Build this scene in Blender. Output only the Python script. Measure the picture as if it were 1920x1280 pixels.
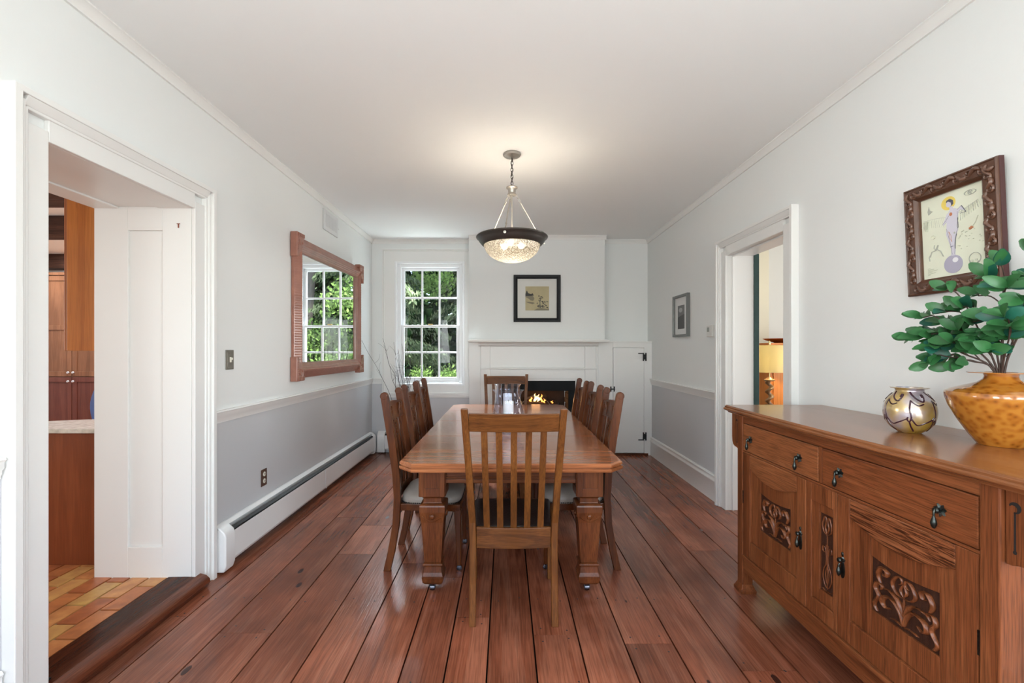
import bpy, bmesh, math, random
from mathutils import Vector, Matrix
random.seed(7)
PI = math.pi
for _o in list(bpy.data.objects): bpy.data.objects.remove(_o)
SC = bpy.context.scene
COL = SC.collection

# ------------------------------------------------------------------ camera, world, sun, daylight, fill lamps, exposure
F = 860.0; VX, VY = 948.0, 655.0; H = 1.36      # focal length and vanishing point in pixels of 1920x1280, eye height in m
cam = bpy.data.cameras.new('camera'); camo = bpy.data.objects.new('camera', cam); COL.objects.link(camo)
camo.location = (0, 0, H); camo.rotation_euler = (PI/2, 0, 0)
cam.sensor_width = 36.0; cam.lens = 36.0*F/1920
cam.shift_x = (960-VX)/1920; cam.shift_y = (VY-640)/1920
cam.clip_start = 0.05; cam.clip_end = 200
SC.camera = camo
SC.view_settings.view_transform = 'Standard'; SC.view_settings.look = 'None'
SC.view_settings.gamma = 1; SC.view_settings.use_curve_mapping = False
SC.view_settings.exposure = 0.40
SC.cycles.max_bounces = 10; SC.cycles.diffuse_bounces = 5; SC.cycles.glossy_bounces = 5
SC.cycles.transmission_bounces = 8; SC.cycles.transparent_max_bounces = 12
SC.cycles.caustics_reflective = False; SC.cycles.caustics_refractive = False
SC.cycles.sample_clamp_indirect = 6
try:
    SC.cycles.use_denoising = True
except Exception: pass

W = bpy.data.worlds.new('sky'); SC.world = W; W.use_nodes = True
wn = W.node_tree.nodes; wl = W.node_tree.links
bg = wn['Background']
sky = wn.new('ShaderNodeTexSky'); sky.sky_type = 'NISHITA'; sky.sun_disc = False
sky.sun_elevation = math.radians(50); sky.sun_rotation = math.radians(250)
wl.new(sky.outputs[0], bg.inputs['Color']); bg.inputs['Strength'].default_value = 0.85

def lamp(name, kind, loc, energy, color=(1,1,1), size=None, size_y=None, aim=None, radius=None):
    l = bpy.data.lights.new(name, kind); o = bpy.data.objects.new(name, l); COL.objects.link(o)
    o.location = loc; l.energy = energy; l.color = color
    if kind == 'AREA':
        l.shape = 'RECTANGLE'; l.size = size; l.size_y = size_y
    if radius is not None: l.shadow_soft_size = radius
    if aim is not None:
        o.rotation_euler = Vector(aim).to_track_quat('-Z', 'Y').to_euler()
    return o
sun = lamp('sun', 'SUN', (0, 0, 20), 5.0, (1, .95, .86), aim=(0.55, 0.35, -0.75)); sun.data.angle = math.radians(1)
# out-of-view area lamps added as fill, apart from the bright kitchen skylight in view
FILL_TINT = (0.94, 0.985, 1.0)
for wx in (-0.55, 1.05):
    lamp('rear_fill', 'AREA', (wx, -1.97, 1.55), 40, FILL_TINT, 1.15, 1.7, aim=(0, 1, 0.85))  # unseen fill lamps added behind the camera
lamp('left_fill', 'AREA', (-1.86, -.82, 1.6), 34, FILL_TINT, .85, 1.25, aim=(1, 0.5, 0.1))  # unseen fill lamp added beside the camera, shines to the right
lamp('right_fill', 'AREA', (1.97, -.40, 1.6), 42, FILL_TINT, 1.2, 1.25, aim=(-1, 0.5, 0.1))  # its added counterpart on the right, unseen as well
lamp('back_window_fill', 'AREA', (-1.9, 7.5, 3.95), 1500, (.90, .95, 1.0), 2.4, 1.4, aim=(.45, -1, -1.2))  # helper lamp added above the back window, stands in for more sky
lamp('far_ceiling_fill', 'AREA', (-.9, 6.85, .32), 60, (.92, .97, 1.0), 1.6, .6, aim=(0.25, -1, 1.3))  # helper lamp added below the window sill to brighten the far ceiling
lamp('kitchen_west_fill', 'AREA', (-6.8, 2.2, 1.5), 60, (1, .99, .97), 2.0, 1.6, aim=(1, 0.04, 0.04))  # added fill through the kitchen doorway, no window modelled there
lamp('bedroom_east_fill', 'AREA', (5.9, 3.45, 1.5), 80, (1, .99, .97), 1.6, 1.6, aim=(-1, 0.05, 0.04))  # added fill through the bedroom doorway, no window modelled there
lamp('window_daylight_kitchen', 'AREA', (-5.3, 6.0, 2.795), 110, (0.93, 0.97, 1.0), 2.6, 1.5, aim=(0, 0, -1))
lamp('kitchen_side_fill', 'AREA', (-3.6, 0.25, 1.8), 9, (1.0, 0.97, 0.93), 1.6, 1.4, aim=(0.1, 1, -0.1))  # added fill for the island and cabinet fronts, out of view
lamp('bedroom_fill', 'AREA', (3.9, 3.0, 1.6), 14, (0.95, 0.97, 1.0), 1.2, 1.4, aim=(-0.25, 1, 0))  # added fill inside the bedroom, out of view

# ------------------------------------------------------------------ helpers
def link(a, b, nt): nt.links.new(a, b)
MATS = {}
def pmat(name, color, rough=0.5, metal=0.0, spec=0.5, coat=0.0, emit=None, estr=0.0, bump=0.0, bscale=60, var=0.0, vscale=4, trans=0.0, ior=1.45, sub=0.0):
    if name in MATS: return MATS[name]
    m = bpy.data.materials.new(name); m.use_nodes = True; nt = m.node_tree; b = nt.nodes['Principled BSDF']
    b.inputs['Base Color'].default_value = (*color, 1); b.inputs['Roughness'].default_value = rough
    b.inputs['Metallic'].default_value = metal; b.inputs['Specular IOR Level'].default_value = spec
    b.inputs['Coat Weight'].default_value = coat; b.inputs['Coat Roughness'].default_value = 0.12
    b.inputs['Transmission Weight'].default_value = trans; b.inputs['IOR'].default_value = ior
    if emit:
        b.inputs['Emission Color'].default_value = (*emit, 1); b.inputs['Emission Strength'].default_value = estr
    tc = None
    if bump or var:
        tc = nt.nodes.new('ShaderNodeTexCoord')
    if var:
        n = nt.nodes.new('ShaderNodeTexNoise'); n.inputs['Scale'].default_value = vscale; n.inputs['Detail'].default_value = 4
        link(tc.outputs['Object'], n.inputs['Vector'], nt)
        mx = nt.nodes.new('ShaderNodeMix'); mx.data_type = 'RGBA'
        mx.inputs[6].default_value = (*[c*(1-var) for c in color], 1); mx.inputs[7].default_value = (*[min(1, c*(1+var)) for c in color], 1)
        link(n.outputs['Fac'], mx.inputs[0], nt); link(mx.outputs[2], b.inputs['Base Color'], nt)
    if bump:
        n2 = nt.nodes.new('ShaderNodeTexNoise'); n2.inputs['Scale'].default_value = bscale; n2.inputs['Detail'].default_value = 3
        link(tc.outputs['Object'], n2.inputs['Vector'], nt)
        bp = nt.nodes.new('ShaderNodeBump'); bp.inputs['Strength'].default_value = bump; bp.inputs['Distance'].default_value = 0.01
        link(n2.outputs['Fac'], bp.inputs['Height'], nt); link(bp.outputs['Normal'], b.inputs['Normal'], nt)
    MATS[name] = m; return m

def wood(name, dark, mid, light, axis='z', scale=9, rough=0.35, coat=0.3, attr=False, pore=0.35, blotch=0.25, bump=0.12, cath=0.0):
    """wood with the grain along one local axis; attr = a per-board random number shifts tone and figure"""
    key = name+'_'+axis
    if key in MATS: return MATS[key]
    m = bpy.data.materials.new(key); m.use_nodes = True; nt = m.node_tree; N = nt.nodes; b = N['Principled BSDF']
    tc = N.new('ShaderNodeTexCoord'); src = tc.outputs['Object']
    if attr:
        at = N.new('ShaderNodeAttribute'); at.attribute_name = 'rnd'
        cb = N.new('ShaderNodeCombineXYZ'); mm = N.new('ShaderNodeMath'); mm.operation = 'MULTIPLY'; mm.inputs[1].default_value = 37.0
        link(at.outputs['Fac'], mm.inputs[0], nt)
        for i in range(3): link(mm.outputs[0], cb.inputs[i], nt)
        va = N.new('ShaderNodeVectorMath'); va.operation = 'ADD'; link(src, va.inputs[0], nt); link(cb.outputs[0], va.inputs[1], nt); src = va.outputs[0]
    mp = N.new('ShaderNodeMapping'); s = [1.0, 1.0, 1.0]; s['xyz'.index(axis)] = 0.05; mp.inputs['Scale'].default_value = s
    link(src, mp.inputs['Vector'], nt)
    n1 = N.new('ShaderNodeTexNoise'); n1.inputs['Scale'].default_value = scale*1.6; n1.inputs['Detail'].default_value = 7; n1.inputs['Distortion'].default_value = 0.25+cath; n1.inputs['Roughness'].default_value = 0.62
    link(mp.outputs[0], n1.inputs['Vector'], nt)
    # growth rings: sine of the stretched noise
    m1 = N.new('ShaderNodeMath'); m1.operation = 'MULTIPLY'; m1.inputs[1].default_value = 46; link(n1.outputs['Fac'], m1.inputs[0], nt)
    m2 = N.new('ShaderNodeMath'); m2.operation = 'SINE'; link(m1.outputs[0], m2.inputs[0], nt)
    m3 = N.new('ShaderNodeMath'); m3.operation = 'MULTIPLY_ADD'; m3.inputs[1].default_value = 0.05+0.05*cath; link(m2.outputs[0], m3.inputs[0], nt); link(n1.outputs['Fac'], m3.inputs[2], nt)
    cr = N.new('ShaderNodeValToRGB'); e = cr.color_ramp.elements
    e[0].position = 0.34 if cath > 1 else 0.16; e[0].color = (*dark, 1); e[1].position = 0.80; e[1].color = (*light, 1)
    x = cr.color_ramp.elements.new(0.48); x.color = (*mid, 1)
    link(m3.outputs[0], cr.inputs['Fac'], nt)
    mp2 = N.new('ShaderNodeMapping'); s2 = [1.0, 1.0, 1.0]; s2['xyz'.index(axis)] = 0.035; mp2.inputs['Scale'].default_value = s2
    link(src, mp2.inputs['Vector'], nt)
    n2 = N.new('ShaderNodeTexNoise'); n2.inputs['Scale'].default_value = scale*28; n2.inputs['Detail'].default_value = 2
    link(mp2.outputs[0], n2.inputs['Vector'], nt)
    r2 = N.new('ShaderNodeMapRange'); r2.inputs[1].default_value = 0.35; r2.inputs[2].default_value = 0.6; r2.inputs[3].default_value = 1-pore; r2.inputs[4].default_value = 1.0
    link(n2.outputs['Fac'], r2.inputs[0], nt)
    n3 = N.new('ShaderNodeTexNoise'); n3.inputs['Scale'].default_value = 2.3; n3.inputs['Detail'].default_value = 3
    link(src, n3.inputs['Vector'], nt)
    r3 = N.new('ShaderNodeMapRange'); r3.inputs[1].default_value = 0.3; r3.inputs[2].default_value = 0.7; r3.inputs[3].default_value = 1-blotch; r3.inputs[4].default_value = 1+blotch*0.5
    link(n3.outputs['Fac'], r3.inputs[0], nt)
    mu = N.new('ShaderNodeMath'); mu.operation = 'MULTIPLY'; link(r2.outputs[0], mu.inputs[0], nt); link(r3.outputs[0], mu.inputs[1], nt)
    last = mu.outputs[0]
    if attr:
        ra = N.new('ShaderNodeMapRange'); ra.inputs[3].default_value = 0.80; ra.inputs[4].default_value = 1.20; link(at.outputs['Fac'], ra.inputs[0], nt)
        mu2 = N.new('ShaderNodeMath'); mu2.operation = 'MULTIPLY'; link(last, mu2.inputs[0], nt); link(ra.outputs[0], mu2.inputs[1], nt); last = mu2.outputs[0]
    vm = N.new('ShaderNodeVectorMath'); vm.operation = 'SCALE'; link(cr.outputs[0], vm.inputs[0], nt); link(last, vm.inputs['Scale'], nt)
    link(vm.outputs[0], b.inputs['Base Color'], nt)
    rr = N.new('ShaderNodeMapRange'); rr.inputs[3].default_value = rough*0.92; rr.inputs[4].default_value = rough*1.08; link(n3.outputs['Fac'], rr.inputs[0], nt)
    link(rr.outputs[0], b.inputs['Roughness'], nt)
    b.inputs['Coat Weight'].default_value = coat*.7; b.inputs['Coat Roughness'].default_value = 0.13; b.inputs['Specular IOR Level'].default_value = .22
    if bump:
        bp = N.new('ShaderNodeBump'); bp.inputs['Strength'].default_value = bump; bp.inputs['Distance'].default_value = 0.004
        link(r2.outputs[0], bp.inputs['Height'], nt); link(bp.outputs['Normal'], b.inputs['Normal'], nt)
    MATS[key] = m; return m

LOCS = {}
class MB:
    """collects shapes, then links them as one mesh object"""
    def __init__(s, T=None): s.v = []; s.f = []; s.m = []; s.r = []; s.T = T; s.rnd = 0.0
    def add(s, vs, fs, m=0):
        o = len(s.v)
        for p in vs:
            p = Vector(p); s.v.append(s.T @ p if s.T else p)
        for f in fs: s.f.append([i+o for i in f]); s.m.append(m); s.r.append(s.rnd)
        return s
    def box(s, x0, x1, y0, y1, z0, z1, m=0):
        vs = [(x, y, z) for x in (x0, x1) for y in (y0, y1) for z in (z0, z1)]
        return s.add(vs, [(0,1,3,2), (4,6,7,5), (0,4,5,1), (2,3,7,6), (0,2,6,4), (1,5,7,3)], m)
    def prism(s, poly, c0, c1, plane='xy', m=0):
        def P(a, b, c): return {'xy': (a, b, c), 'xz': (a, c, b), 'yz': (c, a, b)}[plane]
        n = len(poly); vs = [P(a, b, c0) for a, b in poly]+[P(a, b, c1) for a, b in poly]
        fs = [tuple(range(n-1, -1, -1)), tuple(range(n, 2*n))]+[(i, (i+1) % n, n+(i+1) % n, n+i) for i in range(n)]
        return s.add(vs, fs, m)
    def loft(s, rings, caps=True, m=0, closed=False):
        n = len(rings[0]); vs = [p for r in rings for p in r]; fs = []
        K = len(rings)
        for k in range(K if closed else K-1):
            k2 = (k+1) % K
            for i in range(n): fs.append((k*n+i, k*n+(i+1) % n, k2*n+(i+1) % n, k2*n+i))
        if caps and not closed: fs += [tuple(range(n-1, -1, -1)), tuple(range((K-1)*n, K*n))]
        return s.add(vs, fs, m)
    def loftz(s, st, m=0):          # (x, y, z, width, depth) rectangles stacked
        return s.loft([[(x-w/2, y-d/2, z), (x+w/2, y-d/2, z), (x+w/2, y+d/2, z), (x-w/2, y+d/2, z)] for x, y, z, w, d in st], m=m)
    def tube(s, path, r, n=8, m=0, flat=None, closed=False, caps=True):
        path = [Vector(p) for p in path]; K = len(path); rs = r if isinstance(r, (list, tuple)) else [r]*K
        rings = []; up = None
        for k in range(K):
            if closed: t = path[(k+1) % K]-path[k-1]
            else: t = path[min(k+1, K-1)]-path[max(k-1, 0)]
            if t.length < 1e-9: t = Vector((0, 0, 1))
            t.normalize()
            if flat is not None: a = t.cross(Vector(flat)); b = Vector(flat)
            else:
                if up is None: up = Vector((0, 0, 1)) if abs(t.z) < 0.9 else Vector((1, 0, 0))
                a = t.cross(up)
                if a.length < 1e-6: a = t.cross(Vector((0, 1, 0)))
                b = None
            a.normalize(); b2 = b if b is not None else a.cross(t).normalized()
            if b is None: up = b2
            rings.append([path[k]+a*(rs[k]*math.cos(2*PI*i/n))+b2*(rs[k]*math.sin(2*PI*i/n)) for i in range(n)])
        return s.loft(rings, caps=caps, m=m, closed=closed)
    def lathe(s, prof, c=(0, 0, 0), n=32, m=0, closed=False, axis='z'):
        rings = []
        for r, z in prof:
            r = max(r, 1e-5); ring = []
            for i in range(n):
                a = 2*PI*i/n; p = (r*math.cos(a), r*math.sin(a), z)
                if axis == 'y': p = (p[0], p[2], p[1])
                if axis == 'x': p = (p[2], p[0], p[1])
                ring.append((c[0]+p[0], c[1]+p[1], c[2]+p[2]))
            rings.append(ring)
        return s.loft(rings, m=m, closed=closed)
    def ball(s, c, rx, ry=None, rz=None, n=12, m=0):
        ry = ry or rx; rz = rz or rx; k = max(4, n//2)
        return s.loft([[(c[0]+rx*math.sin(max(.02, PI*j/k) if j < k else PI-.02)*math.cos(2*PI*i/n), c[1]+ry*math.sin(max(.02, PI*j/k) if j < k else PI-.02)*math.sin(2*PI*i/n), c[2]-rz*math.cos(PI*j/k)) for i in range(n)] for j in range(k+1)], m=m)
    def rail(s, path, th, z0, z1, m=0):  # a board bent in plan: path of (x, y); th = thickness in y; z0, z1 numbers or functions of t
        K = len(path); g = lambda z, t: z(t) if callable(z) else z
        return s.loft([[(x, y-th/2, g(z0, k/(K-1))), (x, y+th/2, g(z0, k/(K-1))), (x, y+th/2, g(z1, k/(K-1))), (x, y-th/2, g(z1, k/(K-1)))] for k, (x, y) in enumerate(path)], m=m)
    def build(s, name, mats, parent=None, bevel=0, smooth=0, seg=2, sub=0, recalc=True):
        me = bpy.data.meshes.new(name)
        if parent is not None: L = LOCS[parent.name]
        else:
            xs = [p.x for p in s.v]; ys = [p.y for p in s.v]; zs = [p.z for p in s.v]
            L = Vector(((min(xs)+max(xs))/2, (min(ys)+max(ys))/2, min(zs)))
        me.from_pydata([tuple(p-L) for p in s.v], [], s.f)
        if not isinstance(mats, (list, tuple)): mats = [mats]
        for mm in mats: me.materials.append(mm)
        me.polygons.foreach_set('material_index', s.m)
        if any(s.r):
            at = me.attributes.new('rnd', 'FLOAT', 'FACE'); at.data.foreach_set('value', s.r)
        if recalc:
            bm = bmesh.new(); bm.from_mesh(me); bmesh.ops.recalc_face_normals(bm, faces=bm.faces); bm.to_mesh(me); bm.free()
        if smooth:
            me.shade_smooth()
            try: me.set_sharp_from_angle(angle=math.radians(smooth))
            except Exception: pass
        o = bpy.data.objects.new(name, me); COL.objects.link(o)
        if parent is not None: o.parent = parent
        else: o.location = L
        LOCS[o.name] = L
        if bevel:
            b = o.modifiers.new('bevel', 'BEVEL'); b.width = bevel; b.segments = seg; b.limit_method = 'ANGLE'; b.angle_limit = math.radians(35)
        if sub:
            b = o.modifiers.new('subdivision', 'SUBSURF'); b.levels = sub; b.render_levels = sub
        return o

def smoothpath(pts, k=6, closed=False):
    P = [Vector(p) for p in pts]; n = len(P); out = []
    rng = range(n) if closed else range(n-1)
    for i in rng:
        p0 = P[(i-1) % n] if (closed or i > 0) else P[0]; p1 = P[i]; p2 = P[(i+1) % n]; p3 = P[(i+2) % n] if (closed or i+2 < n) else P[-1]
        for j in range(k):
            t = j/k
            out.append(0.5*((2*p1)+(p2-p0)*t+(2*p0-5*p1+4*p2-p3)*t*t+(3*p1-p0-3*p2+p3)*t**3))
    if not closed: out.append(P[-1])
    return out
def tag(o, label, cat, group=None, kind=None):
    o['label'] = label
    if cat: o['category'] = cat
    if group: o['group'] = group
    if kind: o['kind'] = kind
    return o
def thing(name, label, cat, loc, group=None):
    o = bpy.data.objects.new(name, None); COL.objects.link(o); o.location = loc; o.empty_display_size = 0.1
    LOCS[o.name] = Vector(loc); return tag(o, label, cat, group)
def struct(o, label=None, cat=None):
    o['kind'] = 'structure'
    if label: o['label'] = label
    if cat: o['category'] = cat
    return o
def copy_tree(o, parent=None):
    c = o.copy(); COL.objects.link(c)
    if parent: c.parent = parent
    LOCS[c.name] = LOCS[o.name]
    for ch in list(o.children): copy_tree(ch, c)
    return c
def frameM(o, U, N, V=(0, 0, 1)):
    U = Vector(U); N = Vector(N); V = Vector(V)
    return Matrix(((U.x, N.x, V.x, o[0]), (U.y, N.y, V.y, o[1]), (U.z, N.z, V.z, o[2]), (0, 0, 0, 1)))

# ------------------------------------------------------------------ materials
WHITE = pmat('white_wall_paint', (0.785, 0.80, 0.79), 0.6, spec=0.3, bump=0.05, bscale=25)
CEIL = pmat('ceiling_paint', (0.89, 0.90, 0.895), 0.7, spec=0.2)
GREY = pmat('grey_wall_paint', (0.575, 0.58, 0.595), 0.6, spec=0.3, bump=0.05, bscale=25)
TRIM = pmat('white_gloss_trim', (0.80, 0.795, 0.775), 0.32, spec=0.5, bump=0.06, bscale=14)
SASH = pmat('window_sash_white', (0.85, 0.86, 0.87), 0.3)
BLACKM = pmat('black_iron', (0.012, 0.012, 0.013), 0.45, metal=0.3)
DARKGAP = pmat('dark_gap', (0.01, 0.008, 0.007), 0.8)
FLOORW = wood('old_pine_floor', (0.115, 0.028, 0.013), (0.25, 0.078, 0.040), (0.37, 0.145, 0.085), 'y', 6, 0.26, 0.35, attr=True, pore=0.3, blotch=0.4, bump=0.25)
def glasspane():
    m = bpy.data.materials.new('window_glass'); m.use_nodes = True; nt = m.node_tree; N = nt.nodes
    for n in list(N):
        if n.type != 'OUTPUT_MATERIAL': N.remove(n)
    t = N.new('ShaderNodeBsdfTransparent'); g = N.new('ShaderNodeBsdfGlossy'); g.inputs['Roughness'].default_value = 0.02
    fr = N.new('ShaderNodeFresnel'); fr.inputs['IOR'].default_value = 1.35; mx = N.new('ShaderNodeMixShader')
    t.inputs['Color'].default_value = (0.95, 0.97, 0.97, 1)
    ge = N.new('ShaderNodeNewGeometry'); inv = N.new('ShaderNodeMath'); inv.operation = 'SUBTRACT'; inv.inputs[0].default_value = 1; link(ge.outputs['Backfacing'], inv.inputs[1], nt)
    mm = N.new('ShaderNodeMath'); mm.operation = 'MULTIPLY'; link(fr.outputs[0], mm.inputs[0], nt); link(inv.outputs[0], mm.inputs[1], nt)
    link(mm.outputs[0], mx.inputs[0], nt); link(t.outputs[0], mx.inputs[1], nt); link(g.outputs[0], mx.inputs[2], nt)
    link(mx.outputs[0], N['Material Output'].inputs['Surface'], nt); return m
PANE = glasspane()

# ================================================================== THE ROOM
XL, XR, CH = -1.77, 1.88, 2.81        # left wall, right wall, ceiling height
YB, YR = 6.07, -1.8                   # wall with the window, wall behind the camera
RAILZ = 0.94
def twotone(mb, x0, x1, y0, y1, z0, z1):
    if z0 < RAILZ: mb.box(x0, x1, y0, y1, z0, min(z1, RAILZ), 1)
    if z1 > RAILZ: mb.box(x0, x1, y0, y1, max(z0, RAILZ), z1, 0)

# ---- floor of wide old boards running away from the camera
edges = [-1.86, -1.62, -1.377, -1.12, -0.877, -0.66, -0.44, -0.255, -0.079, 0.131, 0.342, 0.55, 0.775, 0.998, 1.235, 1.475, 1.685, 1.90, 2.15]
rr = random.Random(3)
fb = MB(); joints = []
for i in range(len(edges)-1):
    a, b = edges[i], edges[i+1]; y = -1.8; cuts = [-1.8]
    while True:
        y += rr.uniform(3.4, 6.5)
        if y > 5.4: break
        cuts.append(y)
    if i == 3: cuts = [-1.8, 1.0, 3.05, 3.55]
    if i == 2: cuts = [-1.8, 2.2, 3.72, 5.0]
    if i == 7: cuts = [-1.8, 1.62, 2.33]
    cuts.append(6.05)
    for c0, c1 in zip(cuts, cuts[1:]):
        fb.rnd = rr.uniform(0.02, 1); g = 0.0036
        fb.box(a+g, b-g, c0+0.0012, c1-0.0012, -0.03, 0)
        for yy in [c0+.03, c1-.03]+[q for q in [0.55, 1.2, 1.85, 2.5, 3.15, 3.8, 4.45, 5.1] if c0+.1 < q < c1-.1]:
            for xx in (a+.045, b-.045): joints.append((xx+rr.uniform(-.012, .012), yy+rr.uniform(-.03, .03)))
for x, y in joints:
    if y > 0.9: fb.lathe([(0.0045, 0.0002), (0.0035, 0.0009)], (x, y, 0), n=7, m=1)
for _ in range(18):   # knots and worn scars in the boards
    x, y = rr.uniform(-1.6, 1.6), rr.uniform(1.1, 5.5); q = rr.uniform(.007, .02); 
    fb.prism([(x+q*.7*math.cos(t*PI/5), y+q*1.6*math.sin(t*PI/5)) for t in range(10)], 0.0001, 0.0006, 'xy', 2)
fb.box(-1.9, 2.2, -1.8, 6.4, -0.06, -0.03, 1)
KNOT = pmat('floor_knot', (0.035, 0.010, 0.006), 0.4)
struct(fb.build('floor', [FLOORW, DARKGAP, KNOT]))

# ---- ceiling
struct(MB().box(-2.4, 2.3, -2.0, 6.4, CH, CH+.15).build('ceiling', CEIL))

# ---- left wall with the deep kitchen doorway (stone-thick)
LD0, LD1, LDH = 1.736, 2.608, 2.177
w = MB()
twotone(w, -2.315, XL, YR, -1.30, 0, CH); twotone(w, -2.315, XL, -.35, LD0, 0, CH); w.box(-2.315, XL, -1.30, -.35, 0, .9, 1); w.box(-2.315, XL, -1.30, -.35, 2.3, CH, 0); twotone(w, -2.315, XL, LD1, 6.35, 0, CH); w.box(-2.315, XL, LD0, LD1, LDH, CH, 0)  # opening beside the camera added to let the left fill lamp in
struct(w.build('wall_left', [WHITE, GREY]))
# ---- right wall with the bedroom doorway
RD0, RD1, RDH = 3.056, 3.903, 2.175
w = MB()
twotone(w, XR, 2.10, YR, -1.05, 0, CH); twotone(w, XR, 2.10, .25, RD0, 0, CH); w.box(XR, 2.10, -1.05, .25, 0, .9, 1); w.box(XR, 2.10, -1.05, .25, 2.3, CH, 0); twotone(w, XR, 2.10, RD1, 6.35, 0, CH); w.box(XR, 2.10, RD0, RD1, RDH, CH, 0)  # near opening added for the right fill lamp
struct(w.build('wall_right', [WHITE, GREY]))
# ---- wall with the window
WX0, WX1, WZ0, WZ1 = -1.462, -0.542, 0.885, 2.52
w = MB()
twotone(w, XL, WX0, YB, 6.35, 0, CH); twotone(w, WX1, -0.10, YB, 6.35, 0, CH); w.box(-0.10, 0.94, YB, 6.35, 1.0, CH, 0); w.box(0.94, XR, YB, 6.35, 0, CH, 0)
w.box(-0.10, 0.94, 6.52, 6.62, 0, 1.0, 0)
w.box(WX0, WX1, YB, 6.35, WZ1, CH, 0); w.box(WX0, WX1, YB, 6.35, 0, WZ0, 1)
struct(w.build('wall_back', [WHITE, GREY]))
# ---- chimney breast above, plaster and panelling below around the fireplace
FX0, FX1, FZ = -0.055, 0.898, 0.957
w = MB(); w.box(-0.468, 1.265, 5.85, YB-.001, 1.462, CH)
struct(w.build('wall_chimney_breast', WHITE))
w = MB()
w.box(-0.468, FX0, 5.90, YB-.001, 0, 1.462); w.box(FX1, 1.381, 5.90, YB-.001, 0, 1.462); w.box(FX0, FX1, 5.90, YB-.001, FZ, 1.462)
w.box(1.783, XR, 5.90, YB-.001, 0, 1.462); w.box(1.381, 1.783, 5.90, YB-.001, 1.386, 1.462)
w.box(1.268, XR, 5.885, YB-.001, 1.452, 1.466); w.box(1.19, 1.20, 5.893, 5.90, 0, 1.44)
w.box(1.381, 1.783, 5.94, YB-.001, 0, 1.386)
struct(w.build('wall_fireplace_panelling', TRIM, bevel=.0015))
# ---- wall behind the camera, two tall openings added for the rear fill lamps
w = MB(); y0, y1 = YR-.15, YR
xs = [XL-.5, -1.53, -0.37, 0.47, 1.63, XR+.2]
for i in (0, 2, 4): w.box(xs[i], xs[i+1], y0, y1, 0, CH)
for i in (1, 3): w.box(xs[i], xs[i+1], y0, y1, 0, 0.7); w.box(xs[i], xs[i+1], y0, y1, 2.41, CH)
struct(w.build('wall_rear', WHITE))

# ---- crown mouldings
def crown(pa, pb, inward, name):
    pa, pb, n = Vector(pa), Vector(pb), Vector(inward)
    prof = [(0, 0), (0.036, 0), (0.036, -.008), (0.026, -.014), (0.020, -.030), (0.012, -.040), (0.012, -.052), (0, -.052)]
    rings = [[(p.x+n.x*a, p.y+n.y*a, CH+b-.0005) for a, b in prof] for p in (pa, pb)]
    struct(MB().loft(rings).build(name, TRIM, smooth=50))
crown((XL, YR, 0), (XL, YB, 0), (1, 0), 'trim_1'); crown((XR, YR, 0), (XR, YB, 0), (-1, 0), 'trim_2')
crown((XL, YB, 0), (-0.468, YB, 0), (0, -1), 'trim_3'); crown((1.265, YB, 0), (XR, YB, 0), (0, -1), 'trim_4')
crown((-0.468, 5.85, 0), (1.285, 5.85, 0), (0, -1), 'trim_5')
# ---- chair rails
def chair_rail(pa, pb, inward, name):
    n = Vector(inward); prof = [(0, .985), (.026, .985), (.030, .976), (.022, .966), (.022, .945), (.014, .938), (.014, .925), (.009, .917), (.009, .908), (0, .908)]
    rings = [[(p[0]+n.x*a, p[1]+n.y*a, z) for a, z in prof] for p in (pa, pb)]
    struct(MB().loft(rings).build(name, TRIM, smooth=50))
chair_rail((XL, 2.75), (XL, YB), (1, 0), 'trim_6'); chair_rail((XL, YR), (XL, 1.60), (1, 0), 'trim_7')
chair_rail((XR, 4.03), (XR, 5.90), (-1, 0), 'trim_8'); chair_rail((XL, YB), (-1.63, YB), (0, -1), 'trim_9')
chair_rail((XR, YR), (XR, 2.935), (-1, 0), 'trim_10')
# ---- baseboards
def base(pa, pb, inward, name):
    n = Vector(inward); prof = [(0, .240), (.012, .240), (.020, .228), (.014, .215), (.014, .198), (.022, .190), (.022, .178), (.017, .172), (.020, .002), (0, .002)]
    rings = [[(p[0]+n.x*a, p[1]+n.y*a, z) for a, z in prof] for p in (pa, pb)]
    struct(MB().loft(rings).build(name, TRIM, smooth=50))
base((XR, 4.03), (XR, 5.90), (-1, 0), 'baseboard_right'); base((XR, YR), (XR, 2.935), (-1, 0), 'baseboard_right_near'); base((XL, YR), (XL, 1.60), (1, 0), 'baseboard_left')
struct(MB().box(1.30, 1.83, 5.880, 5.899, 0.001, 0.028).build('trim_11', wood('oak_red', (.06, .016, .007), (.12, .035, .015), (.20, .07, .03), 'x'), bevel=.003))

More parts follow.
